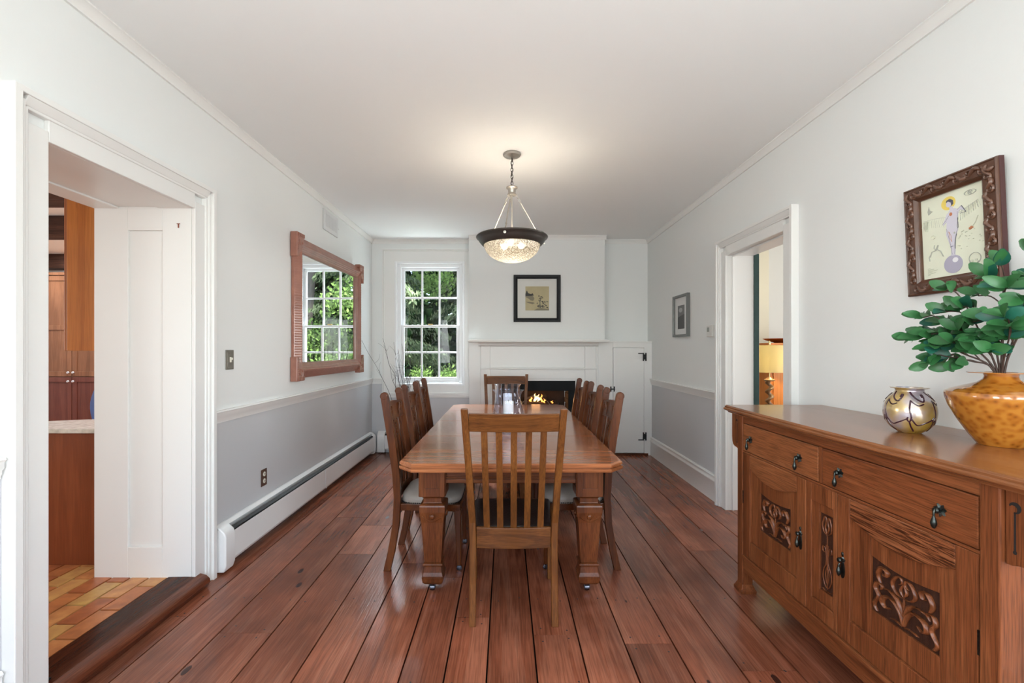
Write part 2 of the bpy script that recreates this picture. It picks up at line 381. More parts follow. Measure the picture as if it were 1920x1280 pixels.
# ---- door casings
def casing(mb, face, sgn, y0, y1, zt, width):
    """face = wall x, sgn = direction into the room; flat board with a raised moulded back band"""
    def bx(a, b, d0, d1, z0, z1): mb.box(min(face+sgn*d0, face+sgn*d1), max(face+sgn*d0, face+sgn*d1), a, b, z0, z1)
    for a, s in ((y0, -1), (y1, 1)):
        def seg(u0, u1, d, z1): p, q = a+s*u0, a+s*u1; bx(min(p, q), max(p, q), 0, d, 0, z1)
        seg(0, width*.55, .020, zt+.04); seg(width*.55, width*.66, .028, zt+width*.6); seg(width*.66, width*.80, .036, zt+width*.74); seg(width*.80, width, .0497, zt+width-.0006)
    bx(y0, y1, 0, .020, zt, zt+width*.62)
    ya, yb = y0-width*.57, y1+width*.57
    bx(ya, yb, 0, .026, zt+width*.55, zt+width*.66)
    f = face; s = sgn    # sloping cove then the outer band
    ya, yb = y0-width*.66, y1+width*.66
    mb.loft([[(f, y, zt+width*.62), (f+s*.028, y, zt+width*.62), (f+s*.046, y, zt+width*.84), (f, y, zt+width*.84)] for y in (ya, yb)])
    ya, yb = y0-width*.98, y1+width*.98
    bx(ya, yb, 0, .05, zt+width*.84, zt+width)
def jamb_panel(mb, y, s, xa, xb, z0, z1, d=.010):
    """framed panel on a door jamb facing along y"""
    lo, hi = min(xa, xb), max(xa, xb); fr = .19; fR = .163; fy = lambda dd: (min(y, y+s*dd), max(y, y+s*dd))
    a, b = fy(.022)
    mb.box(lo, lo+fr, a, b, z0, z1); mb.box(hi-fR, hi, a, b, z0, z1)
    mb.box(lo+fr, hi-fR, a, b, z0, .245); mb.box(lo+fr, hi-fR, a, b, z1-.145, z1)
    a, b = fy(.022-d-.004); mb.box(lo+fr, hi-fR, a, b, .245, z1-.145)
dL = thing('door_1', 'deep white panelled doorway to the kitchen', None, (-2.0, 2.17, 0)); dL['kind'] = 'structure'
c = MB(); casing(c, XL, 1, 1.758, 2.586, 2.155, .150); c.build('casing', TRIM, dL, bevel=.003)
j = MB(); jamb_panel(j, LD1, -1, -2.32, XL-.002, .004, LDH); jamb_panel(j, LD0, 1, -2.32, XL-.002, .004, LDH)
j.box(-2.32, XL, LD0+.022, LD1-.022, LDH-.012, LDH); j.box(-2.32, -2.18, LD0+.022, LD1-.022, LDH-.022, LDH-.012); j.box(-1.95, XL, LD0+.022, LD1-.022, LDH-.022, LDH-.012)
j.build('jamb_panelling', TRIM, dL, bevel=.002)
TH = wood('threshold', (.045, .010, .005), (.13, .035, .016), (.22, .075, .035), 'y', 9, .25, .4)
t = MB(); prof = [(-1.90, 0), (-1.90, .078), (-1.80, .080), (-1.745, .078), (-1.715, .070), (-1.695, .052), (-1.69, .035), (-1.70, .016), (-1.71, 0)]
t.loft([[(x, y, z) for x, z in prof] for y in (LD0-.14, LD1+.02)]); t.loft([[(x, y, z) for x, z in prof[:4]+[(-1.745, 0)]] for y in (LD0+.001, LD1-.001)])
t.build('threshold_step', TH, dL, smooth=40)
MB().box(-1.80, -1.765, LD0+.024, LD0+.045, .082, .088).box(-1.80, -1.765, LD0+.024, LD0+.028, .088, .11).build('floor_latch', BLACKM, dL)
MB().box(-1.852, -1.834, LD1-.026, LD1-.0225, 2.066, 2.070).box(-1.846, -1.840, LD1-.026, LD1-.0225, 2.045, 2.068).build('paint_scar', pmat('rusty', (.25, .07, .04), .7), dL)
dR = thing('door_2', 'white panelled doorway to the bedroom with green door edge', None, (2.0, 3.5, 0)); dR['kind'] = 'structure'
c = MB(); casing(c, XR, -1, 3.076, 3.883, 2.155, .138); c.build('casing', TRIM, dR, bevel=.003)
j = MB(); j.box(XR, 2.10, RD1-.02, RD1, 0, RDH); j.box(XR, 2.10, RD0, RD0+.02, 0, RDH); j.box(XR, 2.10, RD0+.02, RD1-.02, RDH-.02, RDH)
j.box(XR+.035, XR+.05, RD1-.032, RD1-.02, 0, RDH-.02); j.box(XR+.035, XR+.05, RD0+.02, RD1-.032, RDH-.032, RDH-.02)
j.build('jamb', TRIM, dR, bevel=.002)
MB().box(2.10, 2.142, RD1-.03, RD1+.75, 0.01, LDH-.01).build('green_door_edge', pmat('green_paint', (.020, .052, .048), .4, var=.3, vscale=20), dR, bevel=.002)['label'] = 'dark green painted door edge'

# ---- window
wd = thing('window_1', 'white double hung window of twelve panes', None, (-1.0, 6.1, .8)); wd['kind'] = 'structure'
m = MB()   # broad flat surround with mouldings and sill
sx0, sx1, sz0, sz1 = -1.627, -0.470, .79, 2.685
for a, b, c_, d in ((sx0, WX0, sz0, sz1), (WX1, sx1, sz0, sz1), (WX0, WX1, WZ1, sz1), (WX0, WX1, sz0, WZ0)): m.box(a, b, YB-.022, YB, c_, d)
for q, d in ((0, .034), (.018, .028)): m.box(sx0+q, sx0+q+.014, YB-d, YB-.02, sz0, sz1-q); m.box(sx0+q, sx1, YB-d, YB-.02, sz1-q-.014, sz1-q)
m.build('window_surround', TRIM, wd, bevel=.002)
MB().box(sx0-.01, sx1, YB-.045, YB, .765, .792).box(sx0, sx1, YB-.034, YB, .745, .765).box(sx0, sx1, YB-.024, YB, .725, .745).build('window_sill', TRIM, wd, bevel=.004)
def sashpart(name, x0, x1, z0, z1, y, cols, rows, st, rl_top, rl_bot, mt=.012):
    m = MB(); gx0, gx1, gz0, gz1 = x0+st, x1-st, z0+rl_bot, z1-rl_top
    m.box(x0, gx0, y, y+.035, z0, z1); m.box(gx1, x1, y, y+.035, z0, z1); m.box(gx0, gx1, y, y+.035, z0, gz0); m.box(gx0, gx1, y, y+.035, gz1, z1)
    for i in range(1, cols): xx = gx0+(gx1-gx0)*i/cols; m.box(xx-mt, xx+mt, y+.006, y+.03, gz0, gz1)
    for i in range(1, rows): zz = gz0+(gz1-gz0)*i/rows; m.box(gx0, gx1, y+.0065, y+.0295, zz-mt, zz+mt)
    s_ = m.build(name, SASH, wd, bevel=.003)
    MB().box(gx0-.004, gx1+.004, y+.016, y+.020, gz0-.004, gz1+.004).build('glass', PANE, s_)
m = MB(); fw = .055
for q, ya, yb_ in ((0, YB-.030, YB+.10), ): 
    m.box(WX0, WX0+.028, ya, yb_, WZ0, WZ1); m.box(WX1-.028, WX1, ya, yb_, WZ0, WZ1); m.box(WX0+.028, WX1-.028, ya, yb_, WZ1-.028, WZ1); m.box(WX0+.028, WX1-.028, ya, yb_, WZ0, WZ0+.028)
m.box(WX0+.028, WX0+.075, YB+.012, YB+.16, WZ0+.028, WZ1-.028); m.box(WX1-.075, WX1-.028, YB+.012, YB+.16, WZ0+.028, WZ1-.028)
m.box(WX0+.075, WX1-.075, YB+.012, YB+.16, WZ1-.07, WZ1-.028); m.box(WX0+.075, WX1-.075, YB+.012, YB+.16, WZ0+.028, WZ0+.05)
m.build('window_frame', SASH, wd, bevel=.004)
sashpart('lower_sash', WX0+.076, WX1-.076, WZ0+.051, 1.685, YB+.03, 3, 2, .036, .03, .055)
sashpart('upper_sash', WX0+.076, WX1-.076, 1.655, WZ1-.071, YB+.072, 3, 2, .036, .035, .03)
MB().box(-1.03, -.97, YB+.02, YB+.04, 1.686, 1.70).build('sash_lock', pmat('brass_dull', (.35, .27, .12), .4, metal=1), wd)
# little brass-edged catch on the right of the surround
MB().box(-.482, -.468, YB-.036, YB-.022, 1.0, 1.035).build('catch', TRIM, wd)

# ---- cupboard door beside the fireplace
cd = thing('cupboard_door', 'tall narrow white cupboard door with black iron hinges beside the fireplace', 'door', (1.582, 5.90, .03))
MB().box(1.3845, 1.7795, 5.895, 5.925, .034, 1.383).build('door_panel', TRIM, cd, bevel=.002)
def hinge(mb, z, up):
    x = 1.782; y0, y1 = 5.882, 5.8945
    mb.box(x-.020, x-.008, y0, y1, z-.052, z+.052); mb.box(x+.012, x+.026, y0, y1, z-.052, z+.052); mb.box(x-.010, x+.014, y0-.004, y1, z-.032, z+.032)
    zz = z+.045*up; mb.box(x-.078, x-.020, y0+.003, y1, zz-.006, zz+.006)
for z, up in ((1.265, 1), (.245, -1)):
    q = MB(); hinge(q, z, up); q.build('hinge', BLACKM, cd)
MB().box(1.345, 1.359, 5.886, 5.8945, .82, .885).box(1.388, 1.402, 5.886, 5.8945, .82, .885).box(1.345, 1.402, 5.874, 5.884, .845, .860).box(1.345, 1.402, 5.878, 5.890, .846, .859).build('latch', BLACKM, cd)

# ---- fireplace mantel
mt = thing('fireplace_mantel', 'white wooden mantelpiece with plain frieze around the fireplace', 'mantelpiece', (.42, 5.88, 0))
MB().box(-.470, 1.285, 5.66, 5.8495, 1.463, 1.484).box(-.468, 1.283, 5.67, 5.8995, 1.452, 1.463).build('shelf', TRIM, mt, bevel=.003)
m = MB()
m.loft([[(x, 5.8995, 1.400), (x, 5.862, 1.400), (x, 5.842, 1.415), (x, 5.835, 1.432), (x, 5.815, 1.437), (x, 5.805, 1.4515), (x, 5.8995, 1.4515)] for x in (-.345, 1.185)])
m.build('bed_moulding', TRIM, mt, smooth=30)
for a, b in ((-.317, -.198), (1.014, 1.157)):
    MB().box(a, b, 5.866, 5.8995, .001, 1.400).box(a-.006, b+.006, 5.858, 5.8995, .001, .14).build('pilaster', TRIM, mt, bevel=.003)
MB().box(-.198, 1.014, 5.886, 5.8995, 1.128, 1.400).box(-.198, 1.014, 5.884, 5.8995, .985, 1.11).box(-.198, FX0-.012, 5.884, 5.8995, .001, .985).box(FX1+.012, 1.014, 5.884, 5.8995, .001, .985).build('frieze', TRIM, mt, bevel=.002)
MB().box(-.322, 1.164, 5.850, 5.8995, 1.112, 1.127).box(-.322, 1.164, 5.857, 5.8995, 1.106, 1.112).build('band_moulding', TRIM, mt, bevel=.002)
# ---- firebox
SLATE = pmat('black_slate', (.0055, .006, .007), .5, spec=.15, var=.5, vscale=9, bump=.1)
SOOT = pmat('sooty_brick', (.050, .030, .022), .9, var=.7, vscale=7, bump=.4, bscale=18)
SOOT2 = pmat('pale_firebrick', (.16, .12, .085), .9, var=.5, vscale=6, bump=.4, bscale=18)
fp = thing('fireplace', 'open fireplace with black slate surround and a burning log fire', 'fireplace', (.42, 6.1, 0))
m = MB(); g = .002
m.box(FX0+g, FX1-g, 5.902, 5.95, FZ-.13, FZ-g); m.box(FX0+g, FX0+.09, 5.902, 5.95, 0, FZ-.13); m.box(FX1-.09, FX1-g, 5.902, 5.95, 0, FZ-.13)
m.build('slate_surround', SLATE, fp, bevel=.003)
m = MB(); bx0, bx1 = FX0+.07, FX1-.07
m.box(bx0, bx1, 6.46, 6.50, 0, .95); m.box(bx0-.04, bx0, 5.952, 6.50, 0, .95); m.box(bx0, bx1, 5.952, 6.46, -.02, 0.004); m.box(bx0-.04, bx1+.04, 5.952, 6.50, .95, .98)
m.build('firebox', SOOT, fp)
m = MB(); rb = random.Random(2)
for k in range(12):
    for q in range(4):
        y0 = 5.955+q*.13-(k % 2)*.06; y0 = max(5.955, y0); y1 = min(6.46, 5.955+(q+1)*.13-(k % 2)*.06-.008)
        if y1-y0 > .02: m.box(bx1-rb.uniform(0, .004), bx1+.04, y0, y1, k*.078+.004, k*.078+.072)
m.build('firebox_side_bricks', SOOT2, fp)
lg = pmat('charred_log', (.022, .014, .010), .9, bump=.6, bscale=40)
for (x0, y0, z0, x1, y1, z1, r) in ((.18, 6.15, .62, .62, 6.2, .60, .045), (.2, 6.28, .58, .68, 6.22, .62, .05), (.25, 6.2, .68, .55, 6.24, .71, .038)):
    MB().tube([(x0, y0, z0), ((x0+x1)/2, (y0+y1)/2, (z0+z1)/2+.008), (x1, y1, z1)], [r, r*1.08, r*.92], 10).build('log', lg, fp, smooth=40)
m = MB()
for x in (.16, .70): m.tube([(x, 6.0, .02), (x, 6.0, .60), (x, 6.02, .66)], .011, 6); m.tube([(x, 6.0, .53), (x, 6.4, .53)], .011, 6); m.tube([(x, 6.4, .53), (x, 6.4, .01)], .01, 6)
for k in range(7): m.tube([(.16+.09*k, 6.05, .53), (.16+.09*k, 6.4, .53)], .007, 5)
m.tube([(.16, 6.1, .53), (.70, 6.1, .53)], .009, 6)
m.build('fire_grate', BLACKM, fp, smooth=40)
m = MB(); m.tube([(.39+.235*math.cos(t*PI/16), 5.975, .47+.285*math.sin(t*PI/16)) for t in range(17)]+[(.155, 5.975, .01)], .005, 6); m.tube([(.625, 5.975, .47), (.625, 5.975, .01)], .005, 6); m.tube([(.39, 5.975, .755), (.39, 5.975, .79)], .006, 6)
m.tube([(.155, 5.975, .012), (.625, 5.975, .012)], .005, 6)
m.build('spark_guard_hoop', pmat('worn_steel', (.35, .30, .25), .4, metal=1), fp, smooth=40)
FL = pmat('flame', (.9, .3, .05), .8, emit=(1.0, .36, .07), estr=2.6)
FL2 = pmat('flame_core', (1, .6, .2), .8, emit=(1.0, .62, .22), estr=4.5)
rf = random.Random(5)
for x, z, h, ww, mm in ((.34, .64, .09, .020, FL), (.40, .65, .12, .026, FL2), (.44, .66, .10, .024, FL2), (.48, .65, .11, .020, FL), (.52, .64, .06, .016, FL), (.46, .82, .11, .010, FL), (.62, .64, .04, .012, FL)):
    m = MB(); k = 7; y = 6.12+rf.uniform(0, .06)
    m.loft([[(x+.012*math.sin(j*1.3+x*40)+ww*math.sin(PI*(j/k*.92+.08))**1.2*(1-j/k*.5)*math.cos(2*PI*i/6), y+.5*ww*math.sin(PI*(j/k*.92+.08))*math.sin(2*PI*i/6), z+h*j/k) for i in range(6)] for j in range(k+1)])
    m.build('flame', mm, fp, smooth=60)
lamp('fire_glow', 'POINT', (.40, 6.08, .80), 2.2, (1, .5, .2), radius=.06)

# ---- baseboard heaters
HEAT = pmat('white_enamel', (.82, .82, .81), .3)
FIN = pmat('dark_fins', (.03, .03, .033), .5, metal=.6)
def heater(name, label, T, L, joint):
    """local u along the wall, n out of the wall, v up"""
    r = thing(name, label, 'heater', tuple(T @ Vector((L/2, 0, 0))), 'white baseboard heaters')
    def mb(): return MB(T)
    e0, e1 = .0, L
    mb().loft([[(u, 0.002, .03), (u, 0.002, .286), (u, .014, .286), (u, .040, .272), (u, .040, .268), (u, .010, .275), (u, .010, .03)] for u in (e0, e1)]).build('back_plate', HEAT, r)
    for a, b in ((.10, joint-.003), (joint+.003, L-.07)):
        mb().loft([[(u, .070, .205), (u, .078, .236), (u, .080, .236), (u, .0805, .070), (u, .072, .052), (u, .0715, .054), (u, .0775, .072), (u, .0775, .215), (u, .067, .205)] for u in (a, b)]).build('front_cover', HEAT, r)
    mb().box(joint-.012, joint+.012, .0815, .085, .055, .240).build('joint_strap', HEAT, r, bevel=.001)
    mb().box(.10, L-.07, .012, .066, .10, .205).build('heating_fins', FIN, r)
    mb().loft([[(u, .046, .248), (u, .066, .236), (u, .068, .240), (u, .048, .252)] for u in (.10, L-.07)]).build('damper_blade', FIN, r)
    for a, b in ((0, .10), (L-.07, L)):
        mb().loft([[(u, .002, .012), (u, .002, .288), (u, .040, .280), (u, .074, .250), (u, .083, .225), (u, .083, .05), (u, .07, .012)] for u in (a, b)]).build('end_cap', HEAT, r, bevel=.006, smooth=40)
    return r
heater('baseboard_heater', 'long white baseboard heater along the left wall under the mirror', frameM((XL, 2.765, 0), (0, 1, 0), (1, 0, 0)), 3.21, 1.55)
heater('baseboard_heater', 'short white baseboard heater under the window', frameM((XL+.09, YB, 0), (1, 0, 0), (0, -1, 0)), 1.20, .62)

# ---- vent, switch, outlet, thermostat
T = frameM((XL, 4.44, 2.53), (0, 1, 0), (1, 0, 0))
v = thing('air_vent', 'white air vent grille high on the left wall above the mirror', 'vent', (XL, 4.62, 2.53))
VM = pmat('vent_white', (.70, .70, .70), .4)
MB(T).box(0, .375, .001, .004, 0, .2).build('backing', pmat('vent_dark', (.25, .25, .25), .7), v)
m = MB(T)
for a, b, c_, d in ((0, .05, 0, .2), (.325, .375, 0, .2), (.05, .325, 0, .04), (.05, .325, .165, .2)): m.box(a, b, .002, .012, c_, d)
m.build('frame', VM, v, bevel=.002)
m = MB(T)
for k in range(16): u = .056+k*.017; m.box(u, u+.009, .004, .011, .04, .165)
m.build('louvers', VM, v)
MB(T).box(.372, .395, .008, .014, .09, .10).build('lever', VM, v)
T = frameM((XL, 2.895, 1.232), (0, 1, 0), (1, 0, 0))
v = thing('light_switch', 'pewter light switch plate on the left wall beside the kitchen doorway', 'switch', (XL, 2.935, 1.232))
PEW = pmat('pewter', (.27, .25, .22), .4, metal=.8)
MB(T).box(0, .082, .001, .006, 0, .125).box(.012, .070, .006, .009, .014, .111).build('switch_plate', PEW, v, bevel=.002)
MB(T).box(.033, .049, .008, .013, .046, .080).box(.037, .045, .012, .024, .062, .076).build('toggle', pmat('ivory', (.75, .72, .62), .4), v, bevel=.001)
for z in (.022, .103): MB(T).lathe([(.004, .009), (.003, .011)], (.041, 0, z), n=10, axis='y').build('screw', PEW, v)
T = frameM((XL, 3.314, .365), (0, 1, 0), (1, 0, 0))
v = thing('wall_outlet', 'brown outlet plate on the grey lower left wall above the heater', 'outlet', (XL, 3.355, .365))
MB(T).box(0, .078, .001, .006, 0, .122).build('outlet_plate', pmat('brown_plate', (.09, .05, .035), .4), v, bevel=.002)
for z in (.036, .086):
    m = MB(T); m.lathe([(.017, .006), (.016, .009)], (.039, 0, z), n=16, axis='y')
    s_ = m.build('socket', MATS['ivory'], v)
    MB(T).box(.031, .034, .009, .0098, z-.006, z+.008).box(.044, .047, .009, .0098, z-.006, z+.008).build('slots', DARKGAP, s_)
T = frameM((XR, 4.205, 1.475), (0, -1, 0), (-1, 0, 0))
v = thing('thermostat', 'small white box thermostat on the right wall beside the bedroom doorway', 'thermostat', (XR, 4.145, 1.475))
MB(T).box(0, .115, .001, .040, 0, .105).build('case', pmat('thermo', (.68, .68, .65), .4), v, bevel=.005)
MB(T).box(.015, .06, .0395, .0415, .045, .085).build('display', pmat('lcd', (.28, .30, .27), .3), v)
MB(T).box(-.004, .119, .001, .012, -.004, .109).build('wall_plate', HEAT, v, bevel=.002)

# ================================================================== DINING TABLE
def W3(name, dark, mid, light, **k): return {a: wood(name, dark, mid, light, a, **k) for a in 'xyz'}
TB = W3('table_oak', (.19, .055, .018), (.37, .125, .045), (.50, .20, .085), scale=8, rough=.22, coat=.7, pore=.3, blotch=.2, bump=.04)
TL = W3('table_leg_oak', (.05, .014, .004), (.120, .033, .010), (.19, .060, .018), scale=9, rough=.32, coat=.15, pore=.35)
CHD = W3('dark_chair_oak', (.034, .008, .002), (.100, .026, .006), (.165, .050, .012), scale=11, rough=.30, coat=.15, pore=.3)
CHL = W3('light_chair_oak', (.06, .018, .005), (.135, .045, .010), (.20, .075, .018), scale=8, rough=.35, coat=.12, pore=.3, blotch=.3, cath=.5)
GLIDE = pmat('castor_steel', (.12, .12, .14), .25, metal=1)
TX0, TX1, TY0, TY1, TZ, CX_ = -.576, .634, 2.404, 5.035, .76, .029
tb = thing('dining_table', 'long polished oak dining table with clipped corners and stout carved legs', 'table', (CX_, 3.72, 0))
def octo(i, a, b, c0=True, c1=True, ch=.078):
    x0, x1 = TX0+i, TX1-i; k = ch-i*.59; p = []
    y0, y1 = (a+i if c0 else a), (b-i if c1 else b)
    p += [(x0+k, y0), (x1-k, y0), (x1, y0+k)] if c0 else [(x0, y0), (x1, y0)]
    p += [(x1, y1-k), (x1-k, y1), (x0+k, y1), (x0, y1-k)] if c1 else [(x1, y1), (x0, y1)]
    if c0: p += [(x0, y0+k)]
    return p
g = .003
for nm, a, b, c0, c1 in (('tabletop', TY0, 3.185-g, True, False), ('table_leaf', 3.185+g, 3.86-g, False, False), ('table_leaf', 3.86+g, 4.52-g, False, False), ('tabletop', 4.52+g, TY1, False, True)):
    m = MB()
    R = [(0.016, .710), (0.004, .714), (0, .722), (0, .7325), (.010, .734), (.010, .739), (.002, .7405), (.002, .752), (.010, .76)]
    m.loft([[(x, y, z) for x, y in octo(i, a, b, c0, c1)] for i, z in R])
    m.build(nm, TB['x'], tb)
# seam dowel lines are real gaps; under them the apron
lx0, lx1, ly0, ly1 = TX0+.17, TX1-.17, 2.60, 4.84
m = MB()
for x in (lx0-.045, lx1+.012): m.box(x, x+.033, ly0+.05, ly1-.05, .625, .712)
for y in (ly0-.045, ly1+.012): m.box(lx0+.05, lx1-.05, y, y+.033, .632, .712)
m.build('apron', TL['x'], tb, bevel=.003)
for y, s in ((ly0-.045, -1), (ly1+.045, 1)):
    m = MB(); m.box(lx0+.06, lx1-.06, min(y, y+s*.010), max(y, y+s*.010), .618, .640); m.box(lx0+.06, lx1-.06, min(y, y+s*.006), max(y, y+s*.006), .645, .652)
    m.build('apron_moulding', TL['x'], tb, bevel=.003)
MB().box(lx0+.1, lx0+.14, ly0+.1, ly1-.1, .66, .71).box(lx1-.14, lx1-.1, ly0+.1, ly1-.1, .66, .71).build('slide_rails', TL['y'], tb)
for lx in (lx0, lx1):
    for ly in (ly0, ly1):
        q = lambda z, w_: (lx, ly, z, w_, w_)
        m = MB()
        m.loftz([q(.548, .140), q(.71, .140)])
        m.loftz([q(.505, .108), q(.512, .102), q(.535, .102), q(.542, .118), q(.5479, .130)])
        m.loftz([q(.172, .092), q(.40, .124), q(.46, .142), q(.490, .145), q(.4995, .140), q(.5049, .118)])
        m.loftz([q(.158, .108), q(.163, .114), q(.168, .108), q(.172, .098)])
        m.loftz([q(.098, .118), q(.120, .104), q(.15, .096), q(.158, .100)])
        m.loftz([q(.050, .086), q(.066, .112), q(.090, .118), q(.0979, .122)])
        L = m.build('leg', TL['z'], tb, bevel=.003)
        m = MB()
        for s in (-1, 1):                                   # sunk panels of the leg block, framed
            y = ly+s*.0705; a, b = min(y, y+s*.004), max(y, y+s*.004)
            m.box(lx-.070, lx-.044, a, b, .548, .71); m.box(lx+.044, lx+.070, a, b, .548, .71); m.box(lx-.044, lx+.044, a, b, .548, .594); m.box(lx-.044, lx+.044, a, b, .692, .71)
            x = lx+s*.0705; a, b = min(x, x+s*.004), max(x, x+s*.004)
            m.box(a, b, ly-.070, ly-.044, .548, .71); m.box(a, b, ly+.044, ly+.070, .548, .71); m.box(a, b, ly-.044, ly+.044, .548, .594); m.box(a, b, ly-.044, ly+.044, .692, .71)
        m.build('block_panels', TL['z'], L, bevel=.0015)
        m = MB()
        for s in (-1, 1):
            m.ball((lx, ly+s*.069, .437), .016, .010, .016); m.ball((lx+s*.069, ly, .437), .010, .016, .016)
            m.tube([(lx-.056+.112*t/10, ly+s*(.0665-.006*math.sin(PI*t/10)), .437-.030*math.sin(PI*t/10)) for t in range(11)], .004, 5)
            m.tube([(lx+s*(.0665-.006*math.sin(PI*t/10)), ly-.056+.112*t/10, .437-.030*math.sin(PI*t/10)) for t in range(11)], .004, 5)
        m.build('knee_boss', TL['z'], L, smooth=50)
        m = MB(); m.lathe([(.014, .030), (.018, .036), (.016, .052)], (lx, ly, 0), 12); m.lathe([(.010, -.014), (.019, -.012), (.021, 0), (.019, .012), (.010, .014)], (lx-.006, ly-.008, .0215), 16, axis='x')
        m.box(lx-.022, lx-.019, ly-.02, ly+.012, .018, .04); m.box(lx+.008, lx+.011, ly-.02, ly+.012, .018, .04)
        m.build('castor', GLIDE, tb, smooth=40)

# ================================================================== CHAIRS
LEATHER_D = pmat('dark_leather', (.018, .012, .011), .35, spec=.5, bump=.15, bscale=90)
LEATHER_L = pmat('taupe_leather', (.30, .265, .235), .38, spec=.5, bump=.15, bscale=120, var=.15, vscale=6)
NAIL = pmat('nailheads', (.05, .045, .045), .3, metal=.9)
def scroll(cx, cy, r0, r1, t0, t1, y, n=14):
    return [(cx+(r0+(r1-r0)*k/n)*math.cos(t0+(t1-t0)*k/n), y, cy+(r0+(r1-r0)*k/n)*math.sin(t0+(t1-t0)*k/n)) for k in range(n+1)]
def slat_chair(name, label):
    """faces +y, back at -y"""
    r = thing(name, label, 'chair', (0, 0, 0)); a = r
    st = [(0, -.238, .034), (.20, -.215, .036), (.42, -.205, .040), (.50, -.205, .040), (.70, -.238, .037), (.90, -.285, .034), (1.08, -.330, .030)]
    hw = lambda z: .203 if z < .45 else .203+(z-.45)/.63*.033
    yb = lambda z: next((y0+(y1-y0)*(z-z0)/(z1-z0) for (z0, y0, _), (z1, y1, _2) in zip(st, st[1:]) if z0 <= z <= z1), -.33)
    for s in (-1, 1):
        MB().loftz([(s*hw(z), y, z, .033, d) for z, y, d in st]).build('rear_leg', CHL['z'], r, bevel=.004)
        MB().loftz([(s*.226, .228, 0, .034, .034), (s*.226, .228, .40, .040, .040), (s*.226, .228, .435, .040, .040)]).build('front_leg', CHL['z'], r, bevel=.004)
    def curved(z0, z1, bow, th, nm):
        z = (z0+z1)/2; w_ = hw(z)-.0165
        p = [(-w_+2*w_*t/12, yb(z)-bow*math.sin(PI*t/12)) for t in range(13)]
        lean = (yb(z1)-yb(z0))
        m = MB(); n = len(p)
        m.loft([[(x, y-th/2-lean/2, z0), (x, y+th/2-lean/2, z0), (x, y+th/2+lean/2, z1), (x, y-th/2+lean/2, z1)] for x, y in p])
        m.build(nm, CHL['x'], r, bevel=.003)
    curved(.968, 1.058, .022, .020, 'crest_rail'); curved(.372, .474, .014, .020, 'lower_back_rail')
    for k in range(5):
        u0, u1 = -.133+.0665*k, -.143+.0715*k
        pts = []
        for j in range(7):
            z = .470+(.972-.470)*j/6; b = -.006-.010*math.cos(u0*7)
            pts.append((u0+(u1-u0)*j/6, yb(z)-.012*math.cos(u0*8)-(.008*math.sin(PI*j/6)), z, .031, .011))
        MB().loftz(pts).build('slat', CHL['z'], r, bevel=.002)
    m = MB(); m.loft([[(-.186, -.188, z), (.186, -.188, z), (.206, .246, z), (-.206, .246, z)] for z in (.385, .440)]); m.build('seat_frame', CHL['x'], r, bevel=.003)
    for s in (-1, 1): MB().loft([[(s*(.195), -.19, z), (s*(.217), .21, z), (s*.232, .21, z), (s*.212, -.19, z)] for z in (.372, .437)]).build('side_rail', CHL['y'], r, bevel=.002)
    m = MB(); R = [(0, .441), (0, .452), (.006, .466), (.03, .476), (.08, .482)]
    m.loft([[(-.190+i, -.182+i, z), (.190-i, -.182+i, z), (.225-i, .252-i, z), (-.225+i, .252-i, z)] for i, z in R]); m.build('seat', LEATHER_D, r, bevel=.006, smooth=60)
    return r
